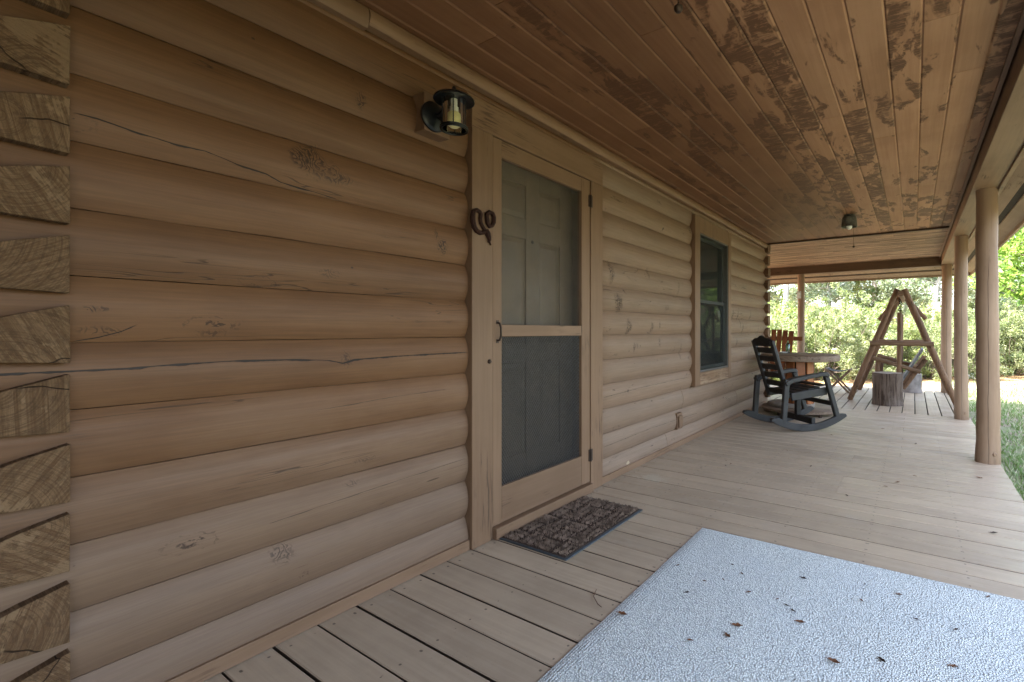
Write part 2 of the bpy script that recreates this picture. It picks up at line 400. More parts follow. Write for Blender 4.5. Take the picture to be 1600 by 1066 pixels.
def mat_endgrain():
    g = G('log_end_grain'); v = g.obj(); x, y, z = g.sep(v)[0:3]
    off = g.ma('MULTIPLY', g.attr(), 77.0)
    vo = g.vm('ADD', v, g.comb(off, off, off))
    ang = g.ma('ADD', g.ma('MULTIPLY', y, 1.0), g.ma('MULTIPLY', z, g.mr(g.attr(), 0, 1, -1.8, 2.4, False)))
    saw = g.noise(g.comb(g.ma('MULTIPLY', ang, 85), g.ma('MULTIPLY', y, 14), off), 1.0, 4, .7, .6)
    zz = g.ma('SUBTRACT', z, g.ma('MULTIPLY_ADD', g.ma('ROUND', g.ma('DIVIDE', g.ma('SUBTRACT', z, .1845), .1815)), .1815, .1845))
    cy_ = g.ma('SUBTRACT', y, g.mr(g.attr(), 0, 1, .10, .26, False)); cz_ = g.ma('ADD', zz, g.mr(g.ma('FRACT', g.ma('MULTIPLY', g.attr(), 7.3)), 0, 1, -.09, .12, False))
    rad = g.ma('SQRT', g.ma('ADD', g.ma('POWER', cy_, 2.0), g.ma('POWER', cz_, 2.0)))
    ring = g.noise(g.comb(g.ma('MULTIPLY', g.ma('ADD', rad, g.ma('MULTIPLY', g.noise(vo, 12, 2, .5), .012)), 230), off, 0.0), 1.0, 2, .6)
    rg = g.noise(g.vm('MULTIPLY', vo, (5, 60, 60)), 1.0, 5, .7)
    big = g.noise(vo, 9.0, 4, .65)
    col = g.mix(g.mr(saw, .38, .62), (.115, .064, .032), (.185, .113, .061))
    col = g.mix(g.mr(ring, .45, .62, 0, .55), col, (.075, .042, .022))
    col = g.mix(g.mr(rg, .46, .62, 0, .5), col, (.07, .042, .023))
    paint = g.mr(g.ma('ADD', big, g.ma('MULTIPLY', g.ma('SUBTRACT', saw, .5), .25)), g.mr(g.attr(), 0, 1, .66, .50, False), g.mr(g.attr(), 0, 1, .70, .55, False))
    col = g.mix(g.ma('MULTIPLY', paint, .7), col, (.215, .138, .078))
    sp_ = g.ma('ABSOLUTE', g.ma('SUBTRACT', g.ma('ARCTAN2', cz_, cy_), g.ma('MULTIPLY_ADD', g.noise(vo, 14, 2, .5), .5, g.mr(g.attr(), 0, 1, -2.5, 2.5, False))))
    chk = g.ma('MULTIPLY', g.mr(g.ma('MULTIPLY', sp_, rad), .0022, .0008), g.mr(rad, .03, .05))
    col = g.mix(g.ma('MULTIPLY', chk, .85), col, (.025, .015, .01))
    h = g.ma('SUBTRACT', g.ma('ADD', saw, g.ma('MULTIPLY', rg, .8)), g.ma('MULTIPLY', chk, 3.0))
    return g.done(g.bsdf(col, .85, g.bump(h, .7, .006), .15))

def mat_post():
    g = G('post_paint'); v = g.obj(); x, y, z = g.sep(v)[0:3]
    off = g.ma('MULTIPLY', g.orand(), 40)
    vo = g.vm('ADD', v, g.comb(0.0, 0.0, off))
    st = g.noise(g.vm('MULTIPLY', vo, (26, 26, 1.6)), 1.0, 5, .62)
    big = g.noise(g.vm('MULTIPLY', vo, (5, 5, 2)), 1.0, 4, .6)
    col = g.mix(g.mr(g.ma('ADD', g.ma('MULTIPLY', st, .5), g.ma('MULTIPLY', big, .5)), .36, .64), (.30, .203, .133), (.23, .147, .092))
    kd = g.vor(g.vm('MULTIPLY', vo, (6, 6, 2.2)), 1.0, 'F1', 1.0)
    col = g.mix(g.ma('MULTIPLY', g.mr(kd, .1, .03), .55), col, (.12, .07, .04))
    # one long check, wandering
    a = g.ma('ARCTAN2', x, g.ma('MULTIPLY', y, -1.0))
    dd = g.ma('ABSOLUTE', g.ma('SUBTRACT', a, g.ma('ADD', -.02, g.ma('MULTIPLY', g.ma('SUBTRACT', g.noise(g.comb(0.0, 0.0, g.ma('MULTIPLY', g.ma('ADD', z, off), 1.3)), 1.0, 4, .6), .5), .55))))
    ck = g.mr(dd, .032, .012)
    ck = g.ma('MULTIPLY', ck, g.mr(z, 1.75, 1.55))
    col = g.mix(ck, col, (.05, .028, .017))
    dirt = g.ma('MULTIPLY', g.mr(g.ma('ADD', z, g.ma('MULTIPLY', big, .25)), .30, .12), .45)
    col = g.mix(dirt, col, (.17, .115, .075))
    fs = g.noise(g.vm('MULTIPLY', vo, (90, 90, 7)), 1.0, 3, .6)
    col = g.mix(g.ma('MULTIPLY', g.mr(fs, .58, .68), g.mr(big, .5, .62, 0, .6)), col, (.11, .068, .042))
    h = g.ma('SUBTRACT', g.ma('ADD', g.ma('MULTIPLY', st, .6), g.ma('MULTIPLY', big, .5)), g.ma('MULTIPLY', ck, 2.0))
    return g.done(g.bsdf(col, .6, g.bump(h, .45, .006), .3))

def mat_rug():
    g = G('rug_pile'); v = g.obj(); x, y, z = g.sep(v)[0:3]
    ns = g.noise(v, 55, 3, .6)
    vd = g.vm('ADD', v, g.comb(g.ma('MULTIPLY', ns, .002), 0.0, 0.0))
    c = g.vor(vd, 150.0, 'F1', 1.0); cr_ = g.sep(g.vor(vd, 150.0, 'F1', 1.0, 'Color'))[0]
    edge = g.mr(x, -.925, -.935)
    ln = g.ma('SINE', g.ma('MULTIPLY', x, 560.0))
    big = g.noise(v, 3.0, 4, .6); mid = g.noise(v, 30, 4, .65)
    col = g.mix(g.mr(c, .15, .75), (.90, .925, .88), (.50, .53, .52))
    tt = g.mr(cr_, 0, 1, .80, 1.08, False); col = g.mix(1.0, col, g.comb(tt, tt, tt), 'MULTIPLY')
    col = g.mix(g.mr(mid, .58, .72, 0, .45), col, (.40, .45, .49))
    col = g.mix(g.mr(big, .35, .7, 0, .25), col, (.56, .60, .63))
    sp = g.ma('MULTIPLY', g.mr(g.noise(v, 130, 2, .6), .68, .74), g.mr(g.noise(v, 5, 3, .6), .48, .62))
    col = g.mix(g.ma('MULTIPLY', sp, .6), col, (.18, .16, .14))
    col = g.mix(g.ma('MULTIPLY', edge, g.mr(ln, -.2, .9, .16, .0)), col, (.42, .46, .49))
    h = g.ma('ADD', g.ma('MULTIPLY', g.ma('SUBTRACT', 1.0, c), .8), g.ma('MULTIPLY', cr_, .45))
    h = g.ma('ADD', h, g.ma('MULTIPLY', edge, g.ma('MULTIPLY', ln, .16)))
    return g.done(g.bsdf(col, .9, g.bump(h, .95, .006), .1))

def mat_ground():
    g = G('yard_ground'); v = g.obj(); x, y, z = g.sep(v)[0:3]
    n1 = g.noise(v, .55, 5, .65); n2 = g.noise(v, 6, 5, .7); n3 = g.noise(v, 38, 3, .7)
    sand = g.mix(n3, (.36, .31, .24), (.24, .195, .14))
    grass = g.mix(n3, (.13, .18, .07), (.25, .28, .15))
    col = g.mix(g.mr(g.ma('ADD', g.ma('MULTIPLY', n1, .55), g.ma('MULTIPLY', n2, .45)), .44, .56), grass, sand)
    litter = g.mix(n3, (.27, .155, .075), (.45, .31, .18))
    # fallen leaves gather along the foot of the thicket
    dist = g.ma('SUBTRACT', y, g.ma('ADD', 13.9, g.ma('MULTIPLY', g.ma('ADD', x, 1.35), 1.2)))
    col = g.mix(g.mr(g.ma('ADD', dist, g.ma('MULTIPLY', n2, 1.2)), -1.3, .1), col, litter)
    path = g.mr(g.ma('ABSOLUTE', g.ma('SUBTRACT', g.ma('ADD', dist, g.ma('MULTIPLY', n1, 1.0)), -1.9)), 1.3, .5)
    col = g.mix(g.ma('MULTIPLY', path, .8), col, g.mix(n3, (.38, .33, .26), (.28, .235, .175)))
    # far side of the yard darkened in colour, standing in for tree shade
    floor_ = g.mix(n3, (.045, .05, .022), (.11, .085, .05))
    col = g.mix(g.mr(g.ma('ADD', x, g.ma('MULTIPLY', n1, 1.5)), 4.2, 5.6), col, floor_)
    return g.done(g.bsdf(col, .95, g.bump(g.ma('ADD', n2, n3), .8, .05), .1))

def mat_leaf(name, stops, transl=.35, rough=.5):
    g = G(name)
    c = g.ramp(g.ma('FRACT', g.ma('ADD', g.attr(), g.ma('MULTIPLY', g.ma('SUBTRACT', g.orand(), .5), .16))), stops)
    p = g.bsdf(c, rough, None, .35)
    t = g.n('ShaderNodeBsdfTranslucent'); g.put(t.inputs[0], g.mix(.5, c, (.30, .36, .05), 'MIX'))
    mx = g.n('ShaderNodeMixShader'); mx.inputs[0].default_value = transl
    g.t.links.new(p, mx.inputs[1]); g.t.links.new(t.outputs[0], mx.inputs[2])
    return g.done(mx.outputs[0])

def mat_bark(name, c1, c2, sc_=(9, 9, 2)):
    g = G(name); v = g.obj()
    n = g.noise(g.vm('MULTIPLY', v, sc_), 2.0, 5, .7); m = g.noise(v, 1.2, 3, .6)
    col = g.mix(g.mr(g.ma('ADD', g.ma('MULTIPLY', n, .6), g.ma('MULTIPLY', m, .4)), .38, .62), c1, c2)
    return g.done(g.bsdf(col, .9, g.bump(n, .8, .03), .1))

def mat_stump():
    g = G('stump_bark'); v = g.obj()
    n = g.noise(g.vm('MULTIPLY', v, (22, 22, 2.0)), 1.0, 5, .7, .4); f = g.noise(g.vm('MULTIPLY', v, (60, 60, 6)), 1.0, 3, .7); b = g.noise(v, 4, 4, .6)
    col = g.mix(g.mr(n, .36, .6), (.045, .03, .022), (.15, .112, .088))
    col = g.mix(g.mr(b, .5, .7, 0, .5), col, (.20, .165, .14))
    return g.done(g.bsdf(col, .9, g.bump(g.ma('ADD', n, g.ma('MULTIPLY', f, .4)), 1.0, .02), .1))

def mat_screen(name, col, lo, hi):
    g = G(name); v = g.obj()
    d = g.n('ShaderNodeBsdfDiffuse'); d.inputs[0].default_value = (*col, 1)
    t = g.n('ShaderNodeBsdfTransparent')
    mx = g.n('ShaderNodeMixShader'); g.put(mx.inputs[0], g.mr(g.noise(v, 6, 3, .6), .3, .7, lo, hi))
    g.t.links.new(t.outputs[0], mx.inputs[1]); g.t.links.new(d.outputs[0], mx.inputs[2])
    return g.done(mx.outputs[0])

def mat_glass(name, col=(.9, .95, .95), alpha=.75):
    g = G(name)
    gl = g.n('ShaderNodeBsdfGlossy'); gl.inputs[1].default_value = .03
    t = g.n('ShaderNodeBsdfTransparent'); t.inputs[0].default_value = (*[c * alpha for c in col], 1)
    fr = g.n('ShaderNodeFresnel'); fr.inputs[0].default_value = 1.5
    mx = g.n('ShaderNodeMixShader'); g.t.links.new(fr.outputs[0], mx.inputs[0])
    g.t.links.new(t.outputs[0], mx.inputs[1]); g.t.links.new(gl.outputs[0], mx.inputs[2])
    return g.done(mx.outputs[0])

M = {}
M['log'] = mat_log()
M['trim_y'] = wood('trim_paint_along', 'y', (.214, .127, .074), (.173, .0995, .055), (.09, .05, .028), .3)
M['trim_z'] = wood('trim_paint_upright', 'z', (.214, .127, .073), (.174, .0995, .054), (.08, .045, .026), .3)
M['crown'] = wood('crown_log_paint', 'y', (.215, .125, .07), (.17, .096, .052), (.09, .045, .025), .2)
M['ceil'] = mat_ceiling('worn_ceiling_boards', 'y', True)
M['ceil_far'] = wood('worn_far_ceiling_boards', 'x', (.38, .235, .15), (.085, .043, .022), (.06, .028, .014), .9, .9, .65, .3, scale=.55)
M['deck'] = mat_deck()
M['end'] = mat_endgrain()
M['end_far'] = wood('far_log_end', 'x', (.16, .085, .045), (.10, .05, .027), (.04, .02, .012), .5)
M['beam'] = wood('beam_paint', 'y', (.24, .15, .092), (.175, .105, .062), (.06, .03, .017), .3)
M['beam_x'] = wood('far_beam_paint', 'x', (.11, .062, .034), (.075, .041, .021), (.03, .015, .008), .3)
M['soffit'] = wood('soffit_paint', 'y', (.33, .235, .16), (.26, .18, .12), (.10, .055, .03), .3)
M['vent'] = plain('soffit_vent', (.03, .022, .018), .8)
M['post'] = mat_post()
M['rug'] = mat_rug()
M['entry'] = plain('entry_door_paint', (.172, .122, .076), .5, var=.05, sc_=5)
M['black'] = plain('black_metal', (.012, .014, .017), .38, .3, .5, .3)
M['rust'] = plain('rusty_iron', (.035, .014, .009), .75, .4, .3, .5, 90, .6)
M['brownmetal'] = plain('brown_hardware', (.06, .04, .03), .5, .6)
M['steel'] = plain('dull_steel', (.30, .30, .30), .45, .8)
M['wire'] = plain('guard_wire', (.15, .142, .135), .5, .3)
M['plastic'] = plain('chair_plastic', (.013, .0115, .0105), .5, 0, .4, .2, 8, .05)
M['plastic2'] = plain('chair_plastic_worn', (.026, .0245, .0235), .52, 0, .45, .25, 12, .05)
M['coir'] = plain('coir_fibre', (.20, .142, .106), .95, 0, .1, .5, 25)
M['coir_dk'] = plain('coir_base', (.05, .03, .02), .95)
M['rubber'] = plain('mat_rubber', (.04, .05, .058), .6, 0, .4, .3, 40)
M['tabletop'] = wood('table_top_wood', 'x', (.27, .19, .13), (.18, .12, .08), (.06, .035, .02), .6, rough=.6)
M['cedar'] = wood('cedar_stave', 'z', (.36, .125, .034), (.24, .075, .022), (.09, .028, .01), .35, rough=.42, spec=.5)
M['cedar_d'] = wood('cedar_chair', 'z', (.20, .068, .022), (.14, .045, .015), (.06, .02, .008), .3, rough=.5)
M['pole'] = wood('swing_pole_wood', 'z', (.205, .115, .062), (.12, .066, .036), (.055, .028, .015), .6, rough=.75, perobj=True)
M['pole_y'] = wood('swing_rail_wood', 'x', (.235, .145, .086), (.145, .085, .05), (.10, .06, .035), .5, rough=.75, perobj=True)
M['grey'] = wood('weathered_grey_plank', 'y', (.21, .215, .22), (.15, .155, .16), (.08, .07, .06), .4, rough=.8)
M['stump'] = mat_stump()
M['stump_top'] = plain('stump_cut', (.30, .25, .20), .85, 0, .2, .3, 14)
M['stump_pale'] = plain('stump_weathered', (.21, .185, .17), .85, 0, .2, .3, 9, .5)
M['stoolwood'] = wood('folding_stool_wood', 'z', (.26, .175, .12), (.18, .12, .08), None, .3)
M['sling'] = plain('black_sling_cloth', (.02, .02, .025), .8)
M['white'] = plain('white_china', (.75, .76, .74), .3)
M['boxgrey'] = plain('pale_plastic_box', (.55, .57, .58), .5)
M['bulb'] = plain('frosted_bulb', (.88, .80, .42), .35, 0, .4, .08)
M['bulb_w'] = plain('white_bulb', (.85, .84, .78), .35)
M['glass'] = mat_glass('lantern_glass', (.97, .98, .97), .97)
M['bottle'] = mat_glass('bottle_glass', (.75, .9, .87), .85)
M['screen'] = mat_screen('insect_screen', (.09, .085, .075), .14, .20)
M['screen_lo'] = mat_screen('lower_insect_screen', (.05, .048, .045), .26, .34)
M['dark'] = plain('backing_dark', (.02, .02, .022), .9)
M['frame_dk'] = plain('window_frame_dark', (.06, .065, .06), .45, 0, .5)
M['alu'] = plain('window_aluminium', (.11, .10, .088), .55, .1)
gp = G('window_pane'); M['pane'] = gp.done(gp.bsdf((.012, .013, .012), .03, None, .38))
M['blind'] = plain('window_blind', (.20, .21, .20), .7)
M['ground'] = mat_ground()
M['leaf_dead'] = plain('dead_leaf', (.17, .075, .035), .7, 0, .3, .45, 60)
M['leaf_dark'] = plain('dead_leaf_dark', (.06, .04, .03), .8, 0, .2, .4, 60)
M['twig'] = plain('twig_bark', (.12, .06, .04), .8)
M['rock'] = plain('pale_rock', (.55, .54, .52), .9, 0, .2, .2, 12, .8)
M['bush'] = mat_leaf('shrub_leaf', [(0, (.035, .06, .022)), (.3, (.10, .15, .05)), (.65, (.21, .255, .095)), (1, (.34, .355, .165))], .42)
M['bush2'] = mat_leaf('shrub_leaf_pale', [(0, (.05, .07, .04)), (.35, (.14, .18, .09)), (.7, (.26, .29, .155)), (1, (.40, .405, .26))], .42)
M['tree'] = mat_leaf('oak_leaf', [(0, (.05, .09, .04)), (.4, (.11, .17, .07)), (.8, (.22, .29, .13)), (1, (.34, .39, .22))], .35)
M['tree2'] = mat_leaf('grey_green_leaf', [(0, (.10, .14, .10)), (.4, (.22, .28, .19)), (.8, (.38, .43, .33)), (1, (.52, .56, .47))], .35)
M['tree3'] = mat_leaf('bright_leaf', [(0, (.08, .17, .03)), (.4, (.18, .32, .06)), (.8, (.32, .46, .12)), (1, (.46, .58, .22))], .5)
M['bark'] = mat_bark('pale_bark', (.24, .21, .18), (.52, .50, .47))
M['bark_d'] = mat_bark('brown_bark', (.09, .07, .055), (.21, .17, .14))
M['blade'] = mat_leaf('grass_blade', [(0, (.09, .17, .06)), (.45, (.17, .26, .10)), (.7, (.32, .36, .22)), (1, (.52, .49, .36))], .3)

# ------------------------------------------------------------------ the house
house = thing('log_house', 'tan painted log house with half round log walls, screen door and one window', 'house', (0, 0, 0))
SEAM0, PITCH = .1605, .1815
XS, XB = -1.923, -1.896          # back of the seams, front of the bulge
def arc(z0, z1, xs=XS, xb=XB, n=12, xr=-2.02):
    """half-round face of one log, closed at the back"""
    pts = [(xr, z0)]; sag = xb - xs; zc = (z0 + z1) / 2; hh = (z1 - z0) / 2
    for i in range(n + 1):
        t = math.sin((-1 + 2 * i / n) * PI / 2)
        pts.append((xs + sag * (1 - abs(t) ** 2.1), zc + hh * t))
    pts.append((xr, z1))
    return pts
lw = MB()
Y0, YC = -3.0, 7.385
DO = (1.625, 2.815); WO = (4.475, 5.575)
rg = random.Random(3)
def log(ya, yb, k, joints=()):
    z0, z1 = SEAM0 + k * PITCH, SEAM0 + (k + 1) * PITCH
    if k == -1: z0, z1 = -.05, SEAM0
    if k == 12: z1 = 2.345
    cuts = [ya, *joints, yb]
    for a, b in zip(cuts[:-1], cuts[1:]):
        lw.cur = rg.random() * .98 + .01
        lw.prism(arc(z0 + .001, z1 - .001), 'y', a + (.002 if a != ya else 0), b - (.002 if b != yb else 0), None, max(1, int((b - a) / .22)), .0009, rg)
for k in range(-1, 12):
    win = k in range(2, 12)
    log(Y0, DO[0] + .001, k, {8: (-1.2,), 4: (-.4,)}.get(k, ()))
    if win:
        log(DO[1] - .004, WO[0] - .012, k)
        log(WO[1] + .01, YC, k, {5: (6.35,), 3: (6.1,), 9: (6.6,)}.get(k, ()))
    else:
        log(DO[1] - .004, YC, k, {1: (4.25,), 0: (5.9,), -1: (3.9,)}.get(k, ()))
# the topmost course runs over door and window
lw.cur = .4; lw.prism(arc(2.296, 2.345, XS, XB - .006), 'y', Y0, YC, None, 30, .001, rg)
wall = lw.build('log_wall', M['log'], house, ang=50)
sh = MB(); sh.cur = .3
sh.box(-6.0, -2.03, 7.0, 7.23, -.35, 2.42); sh.box(-6.0, -2.03, Y0, Y0 + .2, -.35, 2.42); sh.box(-6.1, -5.95, Y0, 7.23, -.35, 2.42)
sh.box(-2.12, -2.03, Y0 + .2, DO[0], -.35, 2.42); sh.box(-2.12, -2.03, DO[1], WO[0], -.35, 2.42); sh.box(-2.12, -2.03, WO[1], 7.0, -.35, 2.42)
sh.box(-2.12, -2.03, WO[0], WO[1], -.35, .56)
sh.build('inner_wall', M['trim_z'], house)

# log ends of the cross wall at the near corner and of the side wall at the far corner
def log_end(zc, y1, y0, xf, mat, top_drop, k, far=False):
    b = MB(); b.cur = rg.random() * .96 + .02
    z0, z1 = zc - .052, zc + .100
    w = y1 - y0
    poly = [(y1, z0), (y1, z1), (y0 + w * .65, z1 - top_drop * .28), (y0 + w * .3, z1 - top_drop * .62), (y0, z1 - top_drop), (y0 - .01, z0 + .05), (y0 + w * .15, z0 + .012)]
    poly = [(a + rg.uniform(-.0012, .0012), c + rg.uniform(-.0015, .0015)) for a, c in poly][::-1]
    return b.prism(poly, 'x', -2.0, xf + rg.uniform(-.004, .004)).build('log_end', mat, house, bevel=.002)
for k in range(-1, 12):
    zc = SEAM0 + (k + 1) * PITCH
    log_end(zc, .293, .06, -1.862, M['end'], .085, k)
    log_end(zc - .02, 7.37, 7.245, -1.852, M['end_far'], .02, k, True)

ew = MB(); ew.cur = .5
for k in range(-1, 12): ew.prism([(-1.25 + (a + 1.953), b) for a, b in arc(SEAM0 + k * PITCH, SEAM0 + (k + 1) * PITCH)], 'x', -1.90, .40)
ew.build('light_block_wall', M['log'], house, ang=50)  # unseen wall added behind the viewer to cut light on the porch

# base board, crown log, door and window trim
bb = MB(); bb.cur = .3; bb.box(-1.96, -1.883, Y0, DO[0] - .001, .002, .054); bb.cur = .7; bb.box(-1.96, -1.884, DO[1] + .001, 7.24, .002, .052)
bb.build('base_board', M['trim_y'], house, bevel=.003)
cw = MB(); cw.cur = .35
cw.prism(arc(2.322, 2.4065, -1.872, -1.858, 8, -1.97), 'y', Y0, 1.093, None, 10, .001, rg)
cw.cur = .75; cw.prism(arc(2.338, 2.4065, -1.871, -1.857, 8, -1.97), 'y', 1.097, 7.245, None, 22, .001, rg)
cw.build('crown_log', M['crown'], house, ang=50)

XF = -1.873
df = MB(); df.cur = .2
df.box(-2.03, XF, 1.630, 1.768, .002, 2.128); df.cur = .6; df.box(-2.03, XF, 2.662, 2.808, .002, 2.128)
df.build('door_casing', M['trim_z'], house, bevel=.003)
dh = MB(); dh.cur = .5; dh.box(-2.03, XF, 1.630, 2.808, 2.1295, 2.272); dh.cur = .9; dh.box(-2.0, XF - .018, 1.62, 2.82, 2.2735, 2.295)
dh.build('door_head_casing', M['trim_y'], house, bevel=.003)
ds = MB(); ds.cur = .4; ds.box(-2.03, -1.848, 1.772, 2.66, .002, .062)
ds.build('door_sill', M['trim_y'], house, bevel=.004)

# screen door
sd = thing('screen_door', None, None); sd.parent = house
X0, X1 = -1.915, -1.879
for c_, y0, y1 in ((.3, 1.773, 1.838), (.55, 2.563, 2.657)):
    fr = MB(); fr.cur = c_; fr.box(X0, X1, y0, y1, .067, 2.124); fr.build('door_stile', M['trim_z'], sd, bevel=.0025)
for c_, z0, z1 in ((.45, 2.032, 2.123), (.8, 1.068, 1.133), (.2, .068, .262)):
    fr = MB(); fr.cur = c_; fr.box(X0, X1 - .001, 1.839, 2.562, z0, z1); fr.build('door_rail', M['trim_y'], sd, bevel=.0025)
MB().box(-1.899, -1.8985, 1.838, 2.563, 1.133, 2.032).build('upper_screen', M['screen'], sd)
MB().box(-1.899, -1.8985, 1.838, 2.563, .262, 1.068).build('lower_screen', M['screen_lo'], sd)
gm = MB(); py, pz, th = .0155, .0125, .0011    # expanded-metal kick guard
ny, nz = int(.725 / py), int(.806 / pz)
for i in range(nz + 1):
    for s_ in (0, 1):
        pts = []
        for j in range(ny * 2 + 1):
            yy = 1.838 + j * py / 2
            up = ((j + i + s_) % 2)
            zz = .262 + (i + (.5 if up else 0) * (1 if s_ == 0 else -1)) * pz
            pts.append((-1.893, yy, min(1.067, max(.263, zz))))
        for a, b in zip(pts[:-1], pts[1:]):
            gm.add([(a[0], a[1], a[2] - th), (b[0], b[1], b[2] - th), (b[0] + .0018, b[1], b[2] + th), (a[0] + .0018, a[1], a[2] + th)], [(0, 1, 2, 3)])
gm.build('metal_guard', M['wire'], sd, smooth=False)
hd = MB(); hd.tube([(-1.879, 1.806, 1.143), (-1.862, 1.806, 1.140), (-1.852, 1.806, 1.115), (-1.852, 1.806, 1.075), (-1.862, 1.806, 1.05), (-1.879, 1.806, 1.047)], .0055, 8)
hd.box(-1.8795, -1.8765, 1.797, 1.815, 1.135, 1.156); hd.box(-1.8795, -1.8765, 1.797, 1.815, 1.034, 1.055)
hd.build('pull_handle', M['brownmetal'], sd)
for zc in (1.986, .25):
    h = MB(); h.box(-1.879, -1.872, 2.642, 2.682, zc - .04, zc + .04); h.tube([(-1.870, 2.659, zc - .042), (-1.870, 2.659, zc + .042)], .0065, 8)
    h.build('hinge', M['brownmetal'], sd)
lk = MB(); lk.lathe([(0, .012), (.007, .011), (.011, .006), (.012, 0)], 14, Matrix.Translation((XF, 1.743, .94)) @ Matrix.Rotation(PI / 2, 4, 'Y'))
lk.build('lock_button', M['brownmetal'], house)

# entry door behind it
ed = thing('entry_door', None, None); ed.parent = house
XD = -2.0
e = MB(); e.box(XD - .045, XD - .010, 1.78, 2.62, .05, 2.10)
P_ = [(1.893, 2.157, 1.777, 1.978), (2.268, 2.478, 1.777, 1.978), (1.893, 2.157, 1.02, 1.655), (2.268, 2.478, 1.02, 1.655), (1.893, 2.157, .36, .91), (2.282, 2.49, .36, .91)]
ys = [1.78, 1.893, 2.157, 2.275, 2.484, 2.62]; 
e.box(XD - .012, XD, 1.78, 1.893, .05, 2.10); e.box(XD - .012, XD, 2.484, 2.62, .05, 2.10); e.box(XD - .012, XD, 2.157, 2.275, .05, 2.10)
for (a, b) in ((1.893, 2.157), (2.275, 2.484)):
    for (c, d) in ((.05, .36), (.91, 1.02), (1.655, 1.777), (1.978, 2.10)): e.box(XD - .0119, XD - .0005, a, b, c, d)
e.build('door_leaf', M['entry'], ed, bevel=.004)
for (a, b, c, d) in P_:
    m = .032; q = MB()
    vs = [(XD - .011, a + .004, c + .004), (XD - .011, b - .004, c + .004), (XD - .011, b - .004, d - .004), (XD - .011, a + .004, d - .004), (XD - .002, a + m, c + m), (XD - .002, b - m, c + m), (XD - .002, b - m, d - m), (XD - .002, a + m, d - m)]
    q.add(vs, [(0, 1, 5, 4), (1, 2, 6, 5), (2, 3, 7, 6), (3, 0, 4, 7), (4, 5, 6, 7)])
    q.build('raised_panel', M['entry'], ed, smooth=False)
MB().lathe([(0, .004), (.006, .004), (.010, .002), (.011, 0)], 14, Matrix.Translation((XD, 2.214, 1.647)) @ Matrix.Rotation(PI / 2, 4, 'Y')).build('peephole', M['brownmetal'], ed)
jm = MB(); jm.box(-2.03, -1.93, 2.628, 2.66, .06, 2.128); jm.box(-2.03, -1.93, 1.77, 1.778, .06, 2.128)
jm.build('door_jamb', M['entry'], house)

# window
wn = thing('window', None, None); wn.parent = house
XW = -1.862
c = MB(); c.cur = .3; c.box(-2.03, XW, 4.465, 4.598, .536, 2.272); c.cur = .7; c.box(-2.03, XW, 5.482, 5.578, .536, 2.272)
c.cur = .5; c.box(-2.03, XW - .001, 4.599, 5.481, 2.112, 2.271); 
c.build('window_casing', M['trim_z'], wn, bevel=.003)
c = MB(); c.cur = .15; c.box(-2.03, XW - .001, 4.599, 5.481, .537, .668)
c.build('bottom_casing', wood('worn_bottom_casing', 'y', (.36, .25, .16), (.20, .105, .055), (.10, .05, .027), .8), wn, bevel=.003)
c = MB(); c.box(-1.95, -1.868, 4.60, 4.614, .67, 2.11); c.box(-1.95, -1.868, 5.466, 5.48, .67, 2.11); c.box(-1.95, -1.8685, 4.615, 5.465, .67, .69); c.box(-1.95, -1.8685, 4.615, 5.465, 2.098, 2.11)
c.build('window_frame', M['alu'], wn, bevel=.001)
c = MB()
for (z0, z1, x) in ((1.395, 2.096, -1.925), (.692, 1.43, -1.905)):
    c.box(x - .025, x, 4.616, 4.65, z0, z1); c.box(x - .025, x, 5.43, 5.464, z0, z1); c.box(x - .025, x - .0005, 4.651, 5.429, z0, z0 + .034); c.box(x - .025, x - .0005, 4.651, 5.429, z1 - .034, z1)
c.build('sash', M['frame_dk'], wn, bevel=.001)
MB().box(-1.940, -1.936, 4.65, 5.43, 1.43, 2.062).build('upper_pane', M['pane'], wn)
MB().box(-1.920, -1.916, 4.65, 5.43, .726, 1.396).build('lower_pane', M['pane'], wn)
ws = G('window_screen'); d_ = ws.n('ShaderNodeBsdfDiffuse'); d_.inputs[0].default_value = (.05, .055, .05, 1)
t_ = ws.n('ShaderNodeBsdfTransparent'); mx_ = ws.n('ShaderNodeMixShader'); mx_.inputs[0].default_value = .22
ws.t.links.new(t_.outputs[0], mx_.inputs[1]); ws.t.links.new(d_.outputs[0], mx_.inputs[2]); M['wscreen'] = ws.done(mx_.outputs[0])
MB().box(-1.8775, -1.877, 4.614, 5.466, .69, 2.098).build('insect_screen', M['wscreen'], wn)
MB().box(-2.03, -2.0, 4.60, 5.48, .6, 2.12).build('dark_backing', M['dark'], wn)  # dark sheet standing in for the unlit room

# porch ceiling: tongue-and-groove boards with V grooves, one mesh
def tg_board(mb, axis, u0, u1, a0, a1, z, g=.0075, dp=.006):
    poly = [(u0, z + dp), (u0 + g, z), (u1 - g, z), (u1, z + dp), (u1, z + .02), (u0, z + .02)]
    mb.cur = rg.random() * .96 + .02
    mb.prism(poly, 'y' if axis == 'y' else 'x', a0, a1)
cm = MB(); BW = .1335; u = -1.972
while u < .375:
    a = -3.0 - rg.uniform(0, 2.0); u1 = min(u + BW, .395)
    while a < 7.25:
        b = a + rg.uniform(2.0, 3.9)
        tg_board(cm, 'y', u, u1, max(a, -3.0) + .0012, min(b, 7.244) - .0012, 2.41 + rg.uniform(0, .0012)); a = b
    u += BW
cm.build('porch_ceiling', M['ceil'], house, ang=20)
ct = MB(); ct.box(.375, .397, -3.0, 10.2, 2.395, 2.4085)
ct.build('ceiling_trim', M['beam'], house)
MB().box(-5.0, .372, 7.244, 7.276, 2.388, 2.4085).build('ceiling_strip', plain('dark_strip', (.045, .024, .013), .7), house)
cf = MB(); u = 7.273
